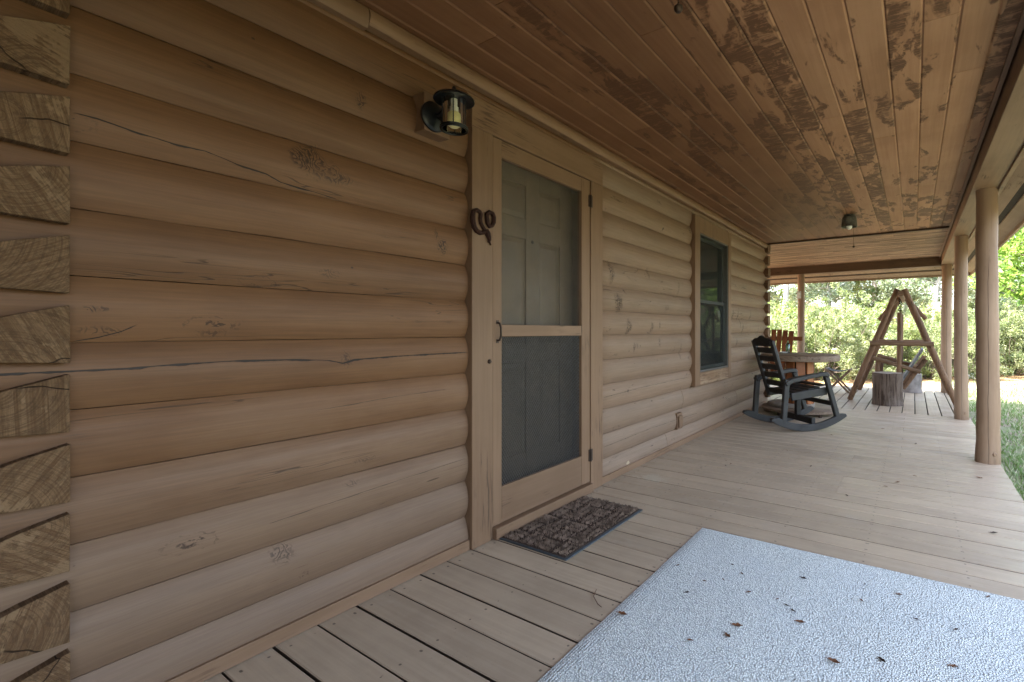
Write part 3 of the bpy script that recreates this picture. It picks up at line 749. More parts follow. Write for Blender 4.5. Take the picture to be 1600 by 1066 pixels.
while u < 10.17:
    a = -5.0; u1 = min(u + .088, 10.18)
    while a < .40:
        b = a + rg.uniform(.9, 2.4); tg_board(cf, 'x', u, u1, a + .001, min(b, .40) - .001, 2.41 + rg.uniform(0, .003)); a = b
    u += .088
cf.build('far_porch_ceiling', M['ceil_far'], house, ang=20)
# beams on the posts
bm = MB(); bm.cur = .4; bm.box(.41, .588, -3.0, 10.38, 2.28, 2.52); bm.cur = .8; bm.box(.589, .622, -3.0, 10.41, 2.262, 2.47)
bm.build('porch_beam', M['beam'], house, bevel=.004)
bm = MB(); bm.cur = .4; bm.box(-5.0, .408, 10.182, 10.36, 2.255, 2.52); bm.cur = .7; bm.box(-5.0, .588, 10.381, 10.405, 2.262, 2.47)
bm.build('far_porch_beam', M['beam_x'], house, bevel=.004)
# sloping soffit of the eaves with a vent strip, and the fascia
def slope(x): return 2.285 - (x - .585) * .52
so = MB(); so.cur = .5
def sof(mb, a, b, th=.018, dz=0.0):
    for y0 in [(-3.0 + i * 1.9) for i in range(8)]:
        y1 = min(y0 + 1.897, 10.42 + (a - .6)); 
        if y1 <= y0: continue
        mb.cur = rg.random()
        za, zb = slope(a) + dz, slope(b) + dz
        mb.add([(a, y0, za), (b, y0, zb), (b, y1, zb), (a, y1, za), (a, y0, za + th), (b, y0, zb + th), (b, y1, zb + th), (a, y1, za + th)], [(0, 3, 2, 1), (4, 5, 6, 7), (0, 1, 5, 4), (2, 3, 7, 6), (1, 2, 6, 5), (3, 0, 4, 7)])
sof(so, .623, .705); sof(so, .755, .865)
def sof_end(mb, a, b, th=.018, dz=0.0):
    for x0 in [(-5.0 + i * 2.1) for i in range(3)]:
        x1 = min(x0 + 2.097, a + .0)
        if x1 <= x0: continue
        mb.cur = rg.random()
        ya, yb = a - .585 + 10.405 - .017, b - .585 + 10.405 - .017
        za, zb = slope(a) + dz, slope(b) + dz
        mb.add([(x0, ya, za), (x0, yb, zb), (x1, yb, zb), (x1, ya, za), (x0, ya, za + th), (x0, yb, zb + th), (x1, yb, zb + th), (x1, ya, za + th)], [(0, 1, 2, 3), (4, 7, 6, 5), (0, 4, 5, 1), (2, 6, 7, 3), (1, 5, 6, 2), (3, 7, 4, 0)])
sof_end(so, .623, .705); sof_end(so, .755, .865)
so.build('soffit', M['soffit'], house)
vt = MB(); sof(vt, .700, .760, .01, .012); sof_end(vt, .700, .760, .01, .012); vt.build('soffit_vent', M['vent'], house)
fa = MB(); fa.cur = .3; fa.box(.866, .892, -3.0, 10.71, 2.105, 2.33); fa.cur = .6; fa.box(-5.0, .865, 10.686, 10.71, 2.105, 2.33); fa.cur = .9; fa.box(.8925, .915, -3.0, 10.735, 2.15, 2.34); fa.cur = .1; fa.box(-5.0, .892, 10.7105, 10.735, 2.15, 2.34)
fa.build('fascia', M['soffit'], house, bevel=.002)
rf = MB()
xs, hh = .96, 2.345
rf.add([(xs, -3.1, hh), (xs, 10.78, hh), (-5.2, 10.78, hh), (-6.3, -3.1, hh), (-2.6, -3.1, 4.1), (-2.6, 6.9, 4.1), (-6.3, 10.78, hh)], [(0, 1, 5, 4), (1, 2, 5), (2, 6, 5), (6, 3, 4, 5), (0, 4, 3)])
rf.build('roof', plain('roof_shingle', (.12, .11, .10), .9, 0, .2, .3, 30, .6), house, smooth=False)

# ------------------------------------------------------------------ deck
dk = MB()
def deckboard(axis, u0, u1, a0, a1, z):
    c = .0035
    poly = [(u0, z - .03), (u1, z - .03), (u1, z - c), (u1 - c, z), (u0 + c, z), (u0, z - c)]
    dk.cur = rg.random() * .96 + .02
    dk.prism(poly, axis, a0, a1)
    for i_ in (1, 5): dk.r[-6 + i_] += 2.0     # marks board sides, darkened in colour to shade the gaps
y = .769 - 26 * .1455
while y < 7.39:
    y1 = min(y + .1455, 7.402); gaps = (.0065, .0095, .006, .009); gap = gaps[int(round(y / .1455)) % 4] / 2 * rg.uniform(.85, 1.15)
    gap2 = gaps[int(round(y / .1455) + 1) % 4] / 2
    joint = rg.choice((None, None, -.85, -.1, -.45)); z = rg.uniform(-.0018, 0)
    if y1 - y > .05:
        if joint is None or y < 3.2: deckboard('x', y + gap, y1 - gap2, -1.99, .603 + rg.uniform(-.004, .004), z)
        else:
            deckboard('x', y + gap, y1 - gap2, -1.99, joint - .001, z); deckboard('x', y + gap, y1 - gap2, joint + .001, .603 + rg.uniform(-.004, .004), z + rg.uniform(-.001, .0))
    y += .1455
x = .60
while x > -5.1:
    gap = rg.choice((.010, .012, .014)) / 2
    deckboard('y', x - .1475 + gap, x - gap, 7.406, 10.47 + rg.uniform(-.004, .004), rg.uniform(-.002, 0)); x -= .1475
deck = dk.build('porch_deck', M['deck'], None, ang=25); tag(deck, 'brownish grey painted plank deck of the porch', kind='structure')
sk = MB(); sk.box(.545, .585, -3.0, 10.42, -.29, -.032); sk.box(-5.1, .544, 10.40, 10.44, -.29, -.032); sk.box(-5.1, .5, -3.0, 10.35, -.30, -.20)  # rim boards, plus a dark sheet that keeps the gaps dark
tag(sk.build('deck_skirt', M['vent'], None), 'dark rim and dark sheet added under the deck boards to blacken the gaps', kind='structure')

# ------------------------------------------------------------------ posts
def post(loc, hgt, r0, r1, seed, label, plug=True):
    t = thing('porch_post', label, 'post', loc, 0, 'round log posts of the porch')
    q = random.Random(seed); p = MB(); pts = []; rr = []
    for i in range(25):
        f = i / 24
        pts.append((q.uniform(-.003, .003) + .005 * math.sin(f * 5 + seed), q.uniform(-.003, .003) + .005 * math.cos(f * 4 + seed), f * hgt))
        rr.append(r0 + (r1 - r0) * f + q.uniform(-.0018, .0018) + (.005 * max(0, 1 - f * 9)))
    p.tube(pts, rr, 28); p.build('log_shaft', M['post'], t, ang=60)
    if plug:
        a = R(-62); k = MB()
        k.lathe([(0, .006), (.012, .006), (.016, .002), (.017, -.012)], 14, Matrix.Translation((math.cos(a) * (r0 + .005), math.sin(a) * (r0 + .005), .085)) @ Matrix.Rotation(a, 4, 'Z') @ Matrix.Rotation(PI / 2, 4, 'Y'))
        k.build('wooden_plug', M['post'], t)
    return t
post((.522, 5.024, .0), 2.278, .0835, .0745, 1, 'tan round log porch post nearest the viewer, with a long crack and a round plug')
post((.498, 7.30, .0), 2.278, .074, .069, 2, 'tan round log porch post standing between the nearest post and the corner post')
post((.49, 10.27, .0), 2.278, .082, .078, 3, 'tan round log corner post behind the far leg of the swing frame', False)
post((-1.965, 10.27, .0), 2.253, .072, .068, 4, 'dark slim log post behind the round table with a small pale box on it', False)

# ------------------------------------------------------------------ wall lantern
ln = thing('wall_lantern', 'black wall lantern with clear glass cylinder and yellowish bulb beside the screen door', 'lantern', (-1.70, 1.38, 1.98))
w = MB(); w.box(-.24, -.142, -.046, .09, .015, .185); wb = w.build('mounting_board', M['trim_y'], ln, bevel=.003)
T90 = Matrix.Rotation(PI / 2, 4, 'Y')
w = MB(); w.lathe([(.066, 0), (.066, .010), (.058, .018), (.03, .026), (0, .03)], 28, Matrix.Translation((-.142, .0, .085)) @ T90); w.build('back_plate', M['black'], ln)
w = MB(); w.tube([(-.12, 0, .085), (-.085, 0, .085), (-.066, 0, .10), (-.06, 0, .13)], [.014, .013, .011, .01], 10); w.tube([(-.115, 0, .085), (-.08, 0, .06), (-.062, 0, .02)], .010, 8); w.build('arm', M['black'], ln)
w = MB(); w.lathe([(.0, .165), (.018, .164), (.03, .158), (.058, .147), (.079, .136), (.086, .128), (.086, .122), (.078, .122), (.056, .130), (.0, .132)], 32)
w.lathe([(.0, .186), (.007, .184), (.009, .176), (.006, .168), (.010, .160)], 12); w.build('cap', M['black'], ln)
w = MB(); w.lathe([(.049, .124), (.049, .0)], 32); w.lathe([(.0465, .0), (.0465, .124)], 32); w.build('glass_cylinder', M['glass'], ln)
w = MB()
for k in range(6):
    a = k * PI / 3 + .3; w.tube([(.054 * math.cos(a), .054 * math.sin(a), -.004), (.054 * math.cos(a), .054 * math.sin(a), .126)], .0026, 6)
for z_, r_ in ((-.003, .0555), (.006, .0555)): w.tube([(r_ * math.cos(a * PI / 16), r_ * math.sin(a * PI / 16), z_) for a in range(32)], .0045, 8, close=True)
w.tube([(.05, 0, -.004), (.05, 0, -.016)], .003, 6); w.build('cage', M['black'], ln)
w = MB(); w.lathe([(.0, .006), (.016, .007), (.026, .014), (.030, .026), (.029, .05), (.027, .066), (.021, .072)], 20); w.build('bulb', M['bulb'], ln)
w = MB(); w.lathe([(.0185, .0735), (.0185, .095), (.014, .098), (.014, .13)], 18); w.build('bulb_socket', M['bulb_w'], ln)

# ------------------------------------------------------------------ rusty horseshoe
hs = thing('rusty_horseshoe', 'rusty bent horseshoe ornament nailed to the door casing', 'ornament', (-1.866, 1.69, 1.65))
def H(pts): return [(0.0, a - 1.69, b - 1.65) for a, b in pts]
w = MB(); w.tube(H([(1.645, 1.704), (1.632, 1.697), (1.628, 1.672), (1.629, 1.645), (1.637, 1.620), (1.652, 1.604), (1.674, 1.597), (1.70, 1.604), (1.712, 1.62)]), [.010, .0125, .0135, .0135, .0135, .0135, .0125, .011, .009], 8); w.build('horseshoe', M['rust'], hs)
w = MB(); w.tube(H([(1.638, 1.702), (1.655, 1.708), (1.672, 1.703), (1.680, 1.695), (1.676, 1.670), (1.680, 1.648), (1.695, 1.628), (1.713, 1.612), (1.72, 1.60)]), [.009, .0115, .0115, .0115, .011, .0105, .010, .009, .008], 8)
w.tube([(0.004, p[1], p[2]) for p in H([(1.716, 1.70), (1.735, 1.714), (1.755, 1.712), (1.766, 1.695), (1.764, 1.668), (1.752, 1.648), (1.735, 1.640), (1.722, 1.655), (1.718, 1.68)])], .0115, 8, close=True)
w.build('iron_loop', M['rust'], hs)
w = MB(); w.tube([(0.003, p[1], p[2]) for p in H([(1.716, 1.622), (1.722, 1.604), (1.730, 1.588), (1.738, 1.566)])], [.009, .015, .013, .008], 8); w.tube(H([(1.736, 1.57), (1.744, 1.552), (1.747, 1.545)]), .0045, 6); w.tube(H([(1.734, 1.572), (1.731, 1.557)]), .0045, 6)
w.build('twisted_tail', M['rust'], hs)

# ------------------------------------------------------------------ outlet
ot = thing('outlet_box', 'small tan painted outlet box low on the log wall right of the door', 'outlet', (-1.905, 4.15, .17))
MB().box(-.03, .018, -.055, .055, -.005, .15).build('box', M['trim_z'], ot, bevel=.005)
MB().box(.0185, .034, -.042, .042, .015, .125).build('cover', M['trim_z'], ot, bevel=.006)

# ------------------------------------------------------------------ ceiling lights with pull chains
cl = thing('ceiling_light', 'dark tin ceiling light with white bulb and thin pull chain above the far porch', 'lamp', (-.62, 5.95, 2.41), 0, 'pull chain ceiling lights')
w = MB(); w.lathe([(.055, 0), (.06, -.02), (.074, -.03), (.084, -.138), (.0815, -.138), (.07, -.03), (.0, -.02)], 32); w.build('shade', M['steel'] if False else plain('tin_shade', (.15, .16, .14), .45, .6, .5, .4, 18), cl)
w = MB(); w.lathe([(.0, -.165), (.014, -.163), (.027, -.15), (.031, -.132), (.028, -.112), (.016, -.09), (.014, -.03)], 20); w.build('bulb', M['bulb_w'], cl)
w = MB(); w.tube([(.045, 0, -.03), (.045, 0, -.355)], .0016, 6); w.lathe([(0, -.375), (.008, -.373), (.013, -.366), (.013, -.358), (.007, -.352), (0, -.350)], 14, Matrix.Translation((.045, 0, 0))); w.build('pull_chain', M['brownmetal'], cl)
dup(cl, (-.632, 1.28, 2.41), 0, 'pull chain with dark knob hanging from the ceiling near the top edge of the photo')

# ------------------------------------------------------------------ doormat
dm = thing('doormat', 'brown basket weave coir doormat with dark rubber edge before the screen door', 'doormat', (-1.632, 2.175, 0))
w = MB(); w.box(-.228, .228, -.385, .372, .0005, .009); w.build('rubber_edge', M['rubber'], dm, bevel=.004)
w = MB(); q = random.Random(5)
def tuft(x, y, h, s):
    a = q.uniform(0, PI); dx, dy = math.cos(a) * s, math.sin(a) * s; lx, ly = q.uniform(-.005, .005), q.uniform(-.005, .005)
    w.add([(x - dx, y - dy, .008), (x + dx, y + dy, .008), (x + lx, y + ly, .008 + h), (x - dy + lx, y + dx + ly, .008 + h * .7)], [(0, 1, 2), (0, 2, 3)])
for i in range(17000):
    x, y = q.uniform(-.212, .212), q.uniform(-.372, .36)
    cxx, cyy = int((x + .212) / .1061), int((y + .372) / .1221)
    ph = (x if (cxx + cyy) % 2 else y); rib = (.5 + .5 * math.cos(ph / .035 * 2 * PI)) ** .8
    fx, fy = ((x + .212) / .1061) % 1, ((y + .372) / .1221) % 1
    if min(fx, 1 - fx, fy, 1 - fy) < .07: rib *= .1
    if rib < .3 and q.random() < .6: continue
    w.cur = q.random(); tuft(x, y, .002 + .017 * rib + q.uniform(-.002, .002), .0026)
w.build('coir_pile', M['coir'], dm, smooth=False)
MB().box(-.213, .213, -.372, .36, .0091, .0105).build('coir_backing', M['coir_dk'], dm)

# ------------------------------------------------------------------ rug
rgm = MB(); q = random.Random(11); nx, ny = 60, 70; x0, x1, y0, y1 = -.998, 1.35 - .80, -.75, 2.496
def rz(x, y, e):
    return (.0085 + .0022 * mnoise.noise(Vector((x * 3, y * 3, 0))) + .0012 * mnoise.noise(Vector((x * 11, y * 11, 3)))) * (0.35 if e else 1)
vs = []; fs = []
for j in range(ny + 1):
    for i in range(nx + 1):
        xx = x0 + (x1 - x0) * i / nx; yy = y0 + (y1 - y0) * j / ny; e_ = i in (0, nx) or j in (0, ny)
        wob = .003 * mnoise.noise(Vector((xx * 5 + yy * 4, 0, 7)))
        vs.append((xx + (wob if i in (0, nx) else 0), yy + (wob if j in (0, ny) else 0) + .012 * (xx + 1.0) * (j / ny), rz(xx, yy, e_) + .0005))
for j in range(ny):
    for i in range(nx):
        a = j * (nx + 1) + i; fs.append((a, a + 1, a + nx + 2, a + nx + 1))
rgm.add(vs, fs)
bn = [j * (nx + 1) for j in range(ny + 1)]
rug = rgm.build('area_rug', M['rug'], None, ang=80); tag(rug, 'large bluish white pebbly area rug lying on the deck', 'rug')

# ------------------------------------------------------------------ dead leaves on rug and deck
def leaf(x, y, z, s, a, mat, label, group, asp=.45, curl=.35):
    b = MB(); n = 6; vs = []; q = random.Random(int((x + 9) * 1000) + int(y * 777))
    for i in range(n + 1):
        t = i / n; wdt = asp * s * math.sin(PI * min(1, t * .92 + .06)) * .5 * (1 + .25 * math.sin(i * 2.3))
        u = (t - .5) * s; zz = curl * s * (t - .45) ** 2 * 1.3
        vs += [(u, -wdt, zz + wdt * .5 + q.uniform(0, .002)), (u, 0, zz), (u, wdt, zz + wdt * .6 + q.uniform(0, .002))]
    fs = []
    for i in range(n):
        for k in (0, 1): fs.append((i * 3 + k, i * 3 + 3 + k, i * 3 + 4 + k, i * 3 + 1 + k))
    b.add(vs, fs); b.tube([(-s * .5, 0, curl * s * .26), (-s * .68, s * .05, curl * s * .3)], .0011, 5)
    o = b.build('dead_leaf', mat, None, loc=(x, y, z)); o.rotation_euler = (0, 0, a)
    return tag(o, label, 'leaf', group)
GR = 'dead leaves lying on the rug'
LV = [(-.552, 1.723, .05, .3, 0, 'largest curled brown leaf of a pair in the middle of the rug'),
      (-.564, 1.648, .038, -.6, 0, 'smaller curled brown leaf just below the largest one on the rug'),
      (-.359, 1.869, .042, .2, 0, 'brown leaf with a dark fold right of the pair on the rug'),
      (-.222, 1.704, .05, -.15, 0, 'flat reddish brown leaf near the bottom edge of the photo on the rug'),
      (-.949, 1.559, .05, .1, 0, 'brown leaf on the left border of the rug nearest the wall'),
      (-.089, 1.796, .036, -.7, 1, 'dark narrow leaf right of the reddish leaf on the rug'),
      (-.412, 2.209, .034, .0, 1, 'grey leaf alone toward the far edge of the rug'),
      (-.80, 1.832, .026, .6, 1, 'small dark leaf near the left edge of the rug, lowest of four'),
      (.109, 1.887, .034, .3, 0, 'small brown leaf at the lower right of the rug'),
      (-.053, 2.282, .03, .0, 0, 'small reddish leaf near the far right edge of the rug')]
for (x, y, s, a, dk_, lab) in LV: leaf(x, y, .0095, s * .8, a, M['leaf_dark'] if dk_ else M['leaf_dead'], lab, GR)
for (x, y) in [(-.928, 2.021), (-.717, 2.16), (-.653, 2.103), (-.708, 2.011), (-.773, 1.956), (-.582, 1.969), (-.669, 1.553), (-.18, 2.151), (-.178, 2.297), (.007, 2.12), (.257, 2.456), (.131, 2.124), (-.47, 1.98), (-.43, 1.955), (-.40, 1.93)]:
    leaf(x, y, .0105, rnd.uniform(.012, .024), rnd.uniform(0, 6), rnd.choice((M['leaf_dead'], M['leaf_dark'])), 'tiny brown leaf fragment scattered on the white rug', 'leaf fragments on the rug')
for (x, y) in [(-1.28, 3.822), (-.707, 4.099), (-.378, 3.497), (-.167, 3.852), (.017, 5.456), (.004, 4.244), (.368, 3.273), (-.987, 4.526), (-.738, 5.453), (.412, 4.449), (-1.45, 3.6), (-1.3, 3.75), (-1.35, 3.9), (-.3, 6.1), (-.1, 4.0)]:
    leaf(x, y, .001, rnd.uniform(.02, .042), rnd.uniform(0, 6), rnd.choice((M['leaf_dead'], M['leaf_dark'])), 'tiny brown leaf scrap lying on the bare deck boards', 'leaf scraps on the deck', .35)
w = MB(); w.tube([(-1.14, 1.66, .004), (-1.12, 1.61, .005), (-1.075, 1.575, .004), (-1.05, 1.565, .004)], [.0014, .0016, .0018, .0014], 6); tag(w.build('twig', M['twig'], None), 'thin reddish twig on the deck beside the rug', 'twig')

# ------------------------------------------------------------------ rocking chair  (u forward, v side, w up)
rc = thing('rocking_chair', 'dark grey plastic rocking chair with slatted back beside the window', 'rocking chair', (-1.175, 5.71, 0), .87)
HW = .262; RAD = .98
def rock(u, off=0.0): return RAD + off - math.sqrt(max(0, (RAD) ** 2 - u * u)) if off == 0 else RAD - math.sqrt(max(0, (RAD - off) ** 2 - (u * (RAD - off) / RAD) ** 2))
for s in (-1, 1):
    b = MB(); n = 22; vs = []; fs = []
    for i in range(n + 1):
        u = -.50 + 1.0 * i / n; th = .074 if abs(u) < .44 else .074 * max(.45, 1 - (abs(u) - .44) / .10)
        z0 = rock(u); ct_ = u / RAD; nu, nz_ = -ct_, math.sqrt(1 - ct_ * ct_)
        for (dv, dt) in ((-.022, 0), (.022, 0), (.022, th), (-.022, th)): vs.append((u + nu * dt, s * HW + dv, z0 + nz_ * dt + .001))
    for i in range(n):
        for k in range(4): fs.append((i * 4 + k, i * 4 + (k + 1) % 4, i * 4 + 4 + (k + 1) % 4, i * 4 + 4 + k))
    fs += [(3, 2, 1, 0), (n * 4, n * 4 + 1, n * 4 + 2, n * 4 + 3)]
    b.add(vs, fs); b.build('rocker', M['plastic2'], rc, bevel=.005)
    # leg - arm - leg hoop
    b = MB(); A = (-.335, s * HW, .105); B = (-.295, s * (HW + .004), .575); C_ = (.215, s * (HW + .004), .640); D_ = (.385, s * HW, .115)
    b.bar(A, B, .046, .062, (1, 0, .05)); b.build('rear_leg', M['plastic2'], rc, bevel=.010)
    b = MB(); b.bar(D_, (C_[0] - .005, C_[1], C_[2] - .005), .046, .058, (1, 0, .3)); b.build('front_leg', M['plastic2'], rc, bevel=.010)
    b = MB(); prof = [(-.335, .545), (-.25, .585), (.0, .622), (.20, .645), (.235, .636), (.255, .60), (.225, .582), (.19, .600), (.0, .578), (-.24, .535), (-.315, .50)]
    b.prism(prof[::-1], 'y', -.038, .038, Matrix.Translation((0, s * (HW + .004), 0))); b.build('armrest', M['plastic2'], rc, bevel=.009)
    b = MB(); b.bar((-.20, s * (HW - .045), .375), (.27, s * (HW - .045), .425), .03, .085, (0, 0, 1)); b.build('seat_rail', M['plastic2'], rc, bevel=.006)
b = MB()
for i in range(6):
    u0 = -.22 + i * .085; zz = .405 + .014 * i + (.012 if i == 5 else 0)
    b.bar((u0 + .04, -HW + .06, zz), (u0 + .04, HW - .06, zz), .078, .018, (-.12, 0, 1))
b.build('seat', M['plastic'], rc, bevel=.005)
b = MB(); b.bar((.06, -HW, .105), (.06, HW, .105), .05, .07); b.build('stretcher', M['plastic'], rc, bevel=.006)
b = MB(); b.bar((.06, 0, .10), (.06, 0, .38), .05, .06, (1, 0, 0)); b.bar((.31, -HW, .29), (.31, HW, .29), .04, .05); b.build('brace', M['plastic'], rc, bevel=.006)
# back: tilted plane from (u=-.20, w=.40) to (u=-.43, w=1.02)
P0 = Vector((-.205, 0, .36)); dirb = (Vector((-.425, 0, 1.01)) - P0); LB = dirb.length; dirb.normalize(); nb = Vector((dirb.z, 0, -dirb.x))
MBk = Matrix(((0, dirb.x, nb.x, P0.x), (1, 0, 0, 0), (0, dirb.z, nb.z, P0.z), (0, 0, 0, 1)))   # local (v, along, thickness)
BWd = .168
for s in (-1, 1):
    b = MB(); b.box(s * BWd - .03, s * BWd + .03, 0, LB - .02, -.016, .022, MBk); b.build('back_post', M['plastic2'], rc, bevel=.008)
for i in range(6):
    h0 = .03 + i * .098; b = MB(); b.box(-BWd + .03, BWd - .03, h0, h0 + .062, -.009, .009, MBk); b.build('back_slat', M['plastic'], rc, bevel=.003)
b = MB(); prof = []
for i in range(17):
    t = -1 + i / 8; prof.append((t * (BWd + .028), LB - .015 + .048 * (math.cos(t * PI) * .5 + .5) + .008 * math.cos(t * 3 * PI)))
poly = [(-(BWd + .028), LB - .085), ((BWd + .028), LB - .085)] + prof[::-1]
b.prism(poly, 'z', -.011, .013, MBk); b.build('top_rail', M['plastic'], rc, bevel=.004)

# ------------------------------------------------------------------ round table
tb = thing('round_table', 'round thick worn wooden table on an orange stave pedestal', 'table', (-1.31, 6.74, 0))
b = MB(); prof = [(0, .788), (.475, .788), (.495, .782), (.503, .768), (.498, .735), (.50, .712), (.485, .705), (0, .705)]
vs = []; n = 48
for (r_, z_) in prof:
    for k in range(n):
        a = 2 * PI * k / n; jr = 1 + .012 * mnoise.noise(Vector((math.cos(a) * 2.5, math.sin(a) * 2.5, z_ * 5)))
        vs.append((r_ * jr * math.cos(a), r_ * jr * math.sin(a), z_ + .003 * mnoise.noise(Vector((math.cos(a) * 3, math.sin(a) * 3, r_ * 4)))))
fs = []
for i in range(len(prof) - 1):
    for k in range(n):
        k2 = (k + 1) % n; fs.append((i * n + k, (i + 1) * n + k, (i + 1) * n + k2, i * n + k2))
b.add(vs, fs); b.build('tabletop', M['tabletop'], tb, ang=50)
for k in range(8):
    a = k * PI / 4 + .28; b = MB(); b.cur = .1 + .1 * k
    Mx = Matrix.Rotation(a, 4, 'Z') @ Matrix.Translation((.155, 0, 0))
    b.box(0, .024, -.057, .057, .085, .704, Mx); b.build('stave', M['cedar'], tb, bevel=.004)
MB().lathe([(.148, .09), (.148, .70)], 20).build('pedestal_core', M['vent'], tb)
b = MB(); b.lathe([(0, .085), (.47, .085), (.485, .078), (.485, .05), (.47, .045), (0, .045)], 48); b.build('base_disc', M['tabletop'], tb, ang=30)
b = MB(); b.lathe([(0, .135), (.29, .135), (.303, .128), (.30, .10), (.285, .087), (0, .087)], 40, Matrix.Translation((-.10, -.03, 0)) @ Matrix.Diagonal((1.0, .95, 1, 1))); b.build('hub_disc', wood('pale_hub_disc', 'x', (.34, .29, .24), (.24, .195, .155), (.10, .07, .05), .5), tb, ang=30)
for k in range(5):
    a = k * 2 * PI / 5 - .75; b = MB(); b.tube([(.42 * math.cos(a), .42 * math.sin(a), .0), (.42 * math.cos(a), .42 * math.sin(a), .046)], .022, 10); b.build('foot', M['brownmetal'], tb)

# things on the table
bt = thing('glass_bottle', 'greenish glass bottle standing on the round table', 'bottle', (-1.50, 6.93, .789))
MB().lathe([(0, .002), (.026, .002), (.03, .006), (.03, .105), (.024, .128), (.012, .142), (.011, .168), (.013, .17), (.009, .17), (.009, .14), (.021, .125), (.027, .1), (.027, .008), (0, .006)], 24).build('bottle_body', M['bottle'], bt)
sc_d = thing('white_saucer', 'small white saucer on the round table beside the bottle', 'dish', (-1.54, 6.84, .789))
MB().lathe([(0, .003), (.035, .003), (.06, .017), (.063, .018), (.061, .014), (.036, .0), (0, .0)], 24).build('saucer', M['white'], sc_d)

# ------------------------------------------------------------------ wooden slat-back chair beyond the table
ac = thing('adirondack_chair', 'orange brown wooden adirondack chair with fanned back slats behind the round table', 'chair', (-2.03, 8.35, 0), 0)
for i in range(6):
    b = MB(); x = -.275 + i * .094 + .03; b.cur = .1 + i * .13
    b.bar((x * .92, .0, .34), (x * 1.05, .22, 1.125 - .012 * abs(i - 2.5)), .020, .083, (1, 0, 0)); b.build('back_slat', M['cedar_d'], ac, bevel=.003)
b = MB(); b.cur = .3; b.bar((-.36, .215, .965), (.42, .215, .965), .022, .07); b.cur = .6; b.bar((-.30, .08, .50), (.32, .08, .50), .022, .07); b.build('back_rail', M['cedar_d'], ac, bevel=.003)
b = MB()
for i in range(6): b.cur = .1 + i * .14; b.bar((-.27, -.05 - i * .088, .34 + i * .012), (.29, -.05 - i * .088, .34 + i * .012), .08, .02)
b.build('seat', M['cedar_d'], ac, bevel=.003)
for s in (-1, 1):
    b = MB(); b.bar((.01 + s * .32, -.54, 0), (.01 + s * .32, -.54, .56), .09, .024, (1, 0, 0)); b.build('front_leg', M['cedar_d'], ac, bevel=.003)
    b = MB(); b.bar((.01 + s * .29, -.56, .37), (.01 + s * .29, .36, .03), .024, .11); b.build('rear_leg', M['cedar_d'], ac, bevel=.003)
    b = MB(); b.bar((.01 + s * .345, -.62, .575), (.01 + s * .345, .24, .575), .13, .024); b.build('armrest', M['cedar_d'], ac, bevel=.004)

# ------------------------------------------------------------------ folding stool
fs_ = thing('folding_stool', 'small folding stool with crossed wooden legs and a black cloth sling', 'stool', (-1.15, 9.4, 0))
for yy in (-.15, .15):
    for s in (-1, 1):
        b = MB(); o_ = .016 * s; b.bar((-.19 * s, yy + o_, .0), (.19 * s, yy + o_, .405), .022, .034, (1, 0, 0)); b.build('leg', M['stoolwood'], fs_, bevel=.003)
for s in (-1, 1):
    b = MB(); b.tube([(.19 * s, -.19, .41), (.19 * s, .19, .41)], .016, 10); b.build('top_bar', M['stoolwood'], fs_)
b = MB(); n = 10; vs = []
for i in range(n + 1):
    t = -1 + 2 * i / n
    for yy in (-.16, .16): vs += [(t * .2, yy, .428 - .05 * (1 - t * t)), (t * .2, yy, .421 - .05 * (1 - t * t))]
fs2 = []
for i in range(n): a = i * 4; fs2 += [(a, a + 4, a + 6, a + 2), (a + 1, a + 3, a + 7, a + 5), (a, a + 1, a + 5, a + 4), (a + 2, a + 6, a + 7, a + 3)]
b.add(vs, fs2); b.build('sling', M['sling'], fs_)

# ------------------------------------------------------------------ log swing: frame, hanging seat, stumps
sw = thing('swing_frame', 'rustic A shaped swing frame of round poles with a crossbar', 'swing frame', (-.17, 9.2, 0))
def polegeo(p, q, r0, r1, seed, n=12, segs=7):
    qd = random.Random(seed); p = Vector(p); q = Vector(q); b = MB(); b.cur = qd.random()
    pts = [p.lerp(q, i / segs) + Vector((qd.uniform(-1, 1), qd.uniform(-1, 1), qd.uniform(-1, 1))) * .004 * (0 < i < segs) for i in range(segs + 1)]
    return b.tube(pts, [r0 + (r1 - r0) * i / segs + qd.uniform(-.002, .002) for i in range(segs + 1)], n)
for (yy, dz) in ((-.75, 0), (.75, 0)):
    polegeo((-.70, yy - .03, 0), (-.045, yy, 1.735), .043, .039, 1 + yy).build('leg', M['pole'], sw, ang=60)
    polegeo((.71, yy + .03, 0), (.045, yy + .015, 1.735), .044, .040, 2 + yy).build('leg', M['pole'], sw, ang=60)
    polegeo((-.41, yy - .085, .908), (.42, yy - .085, .905), .038, .036, 3 + yy).build('crossbar', M['pole_y'], sw, ang=60)
polegeo((0, -.86, 1.665), (0, .86, 1.665), .045, .043, 9).build('ridge_pole', M['pole_y'], sw, ang=60)
for s in (-1, 1): polegeo((s * .07, .0, 1.63), (s * .335, .0, 1.285), .035, .033, 12 + s).build('side_brace', M['pole'], sw, ang=60)
sb = thing('hanging_swing', 'grey plank swing bench hanging by a chain inside the pole frame', 'swing', (-.17, 9.2, 0))
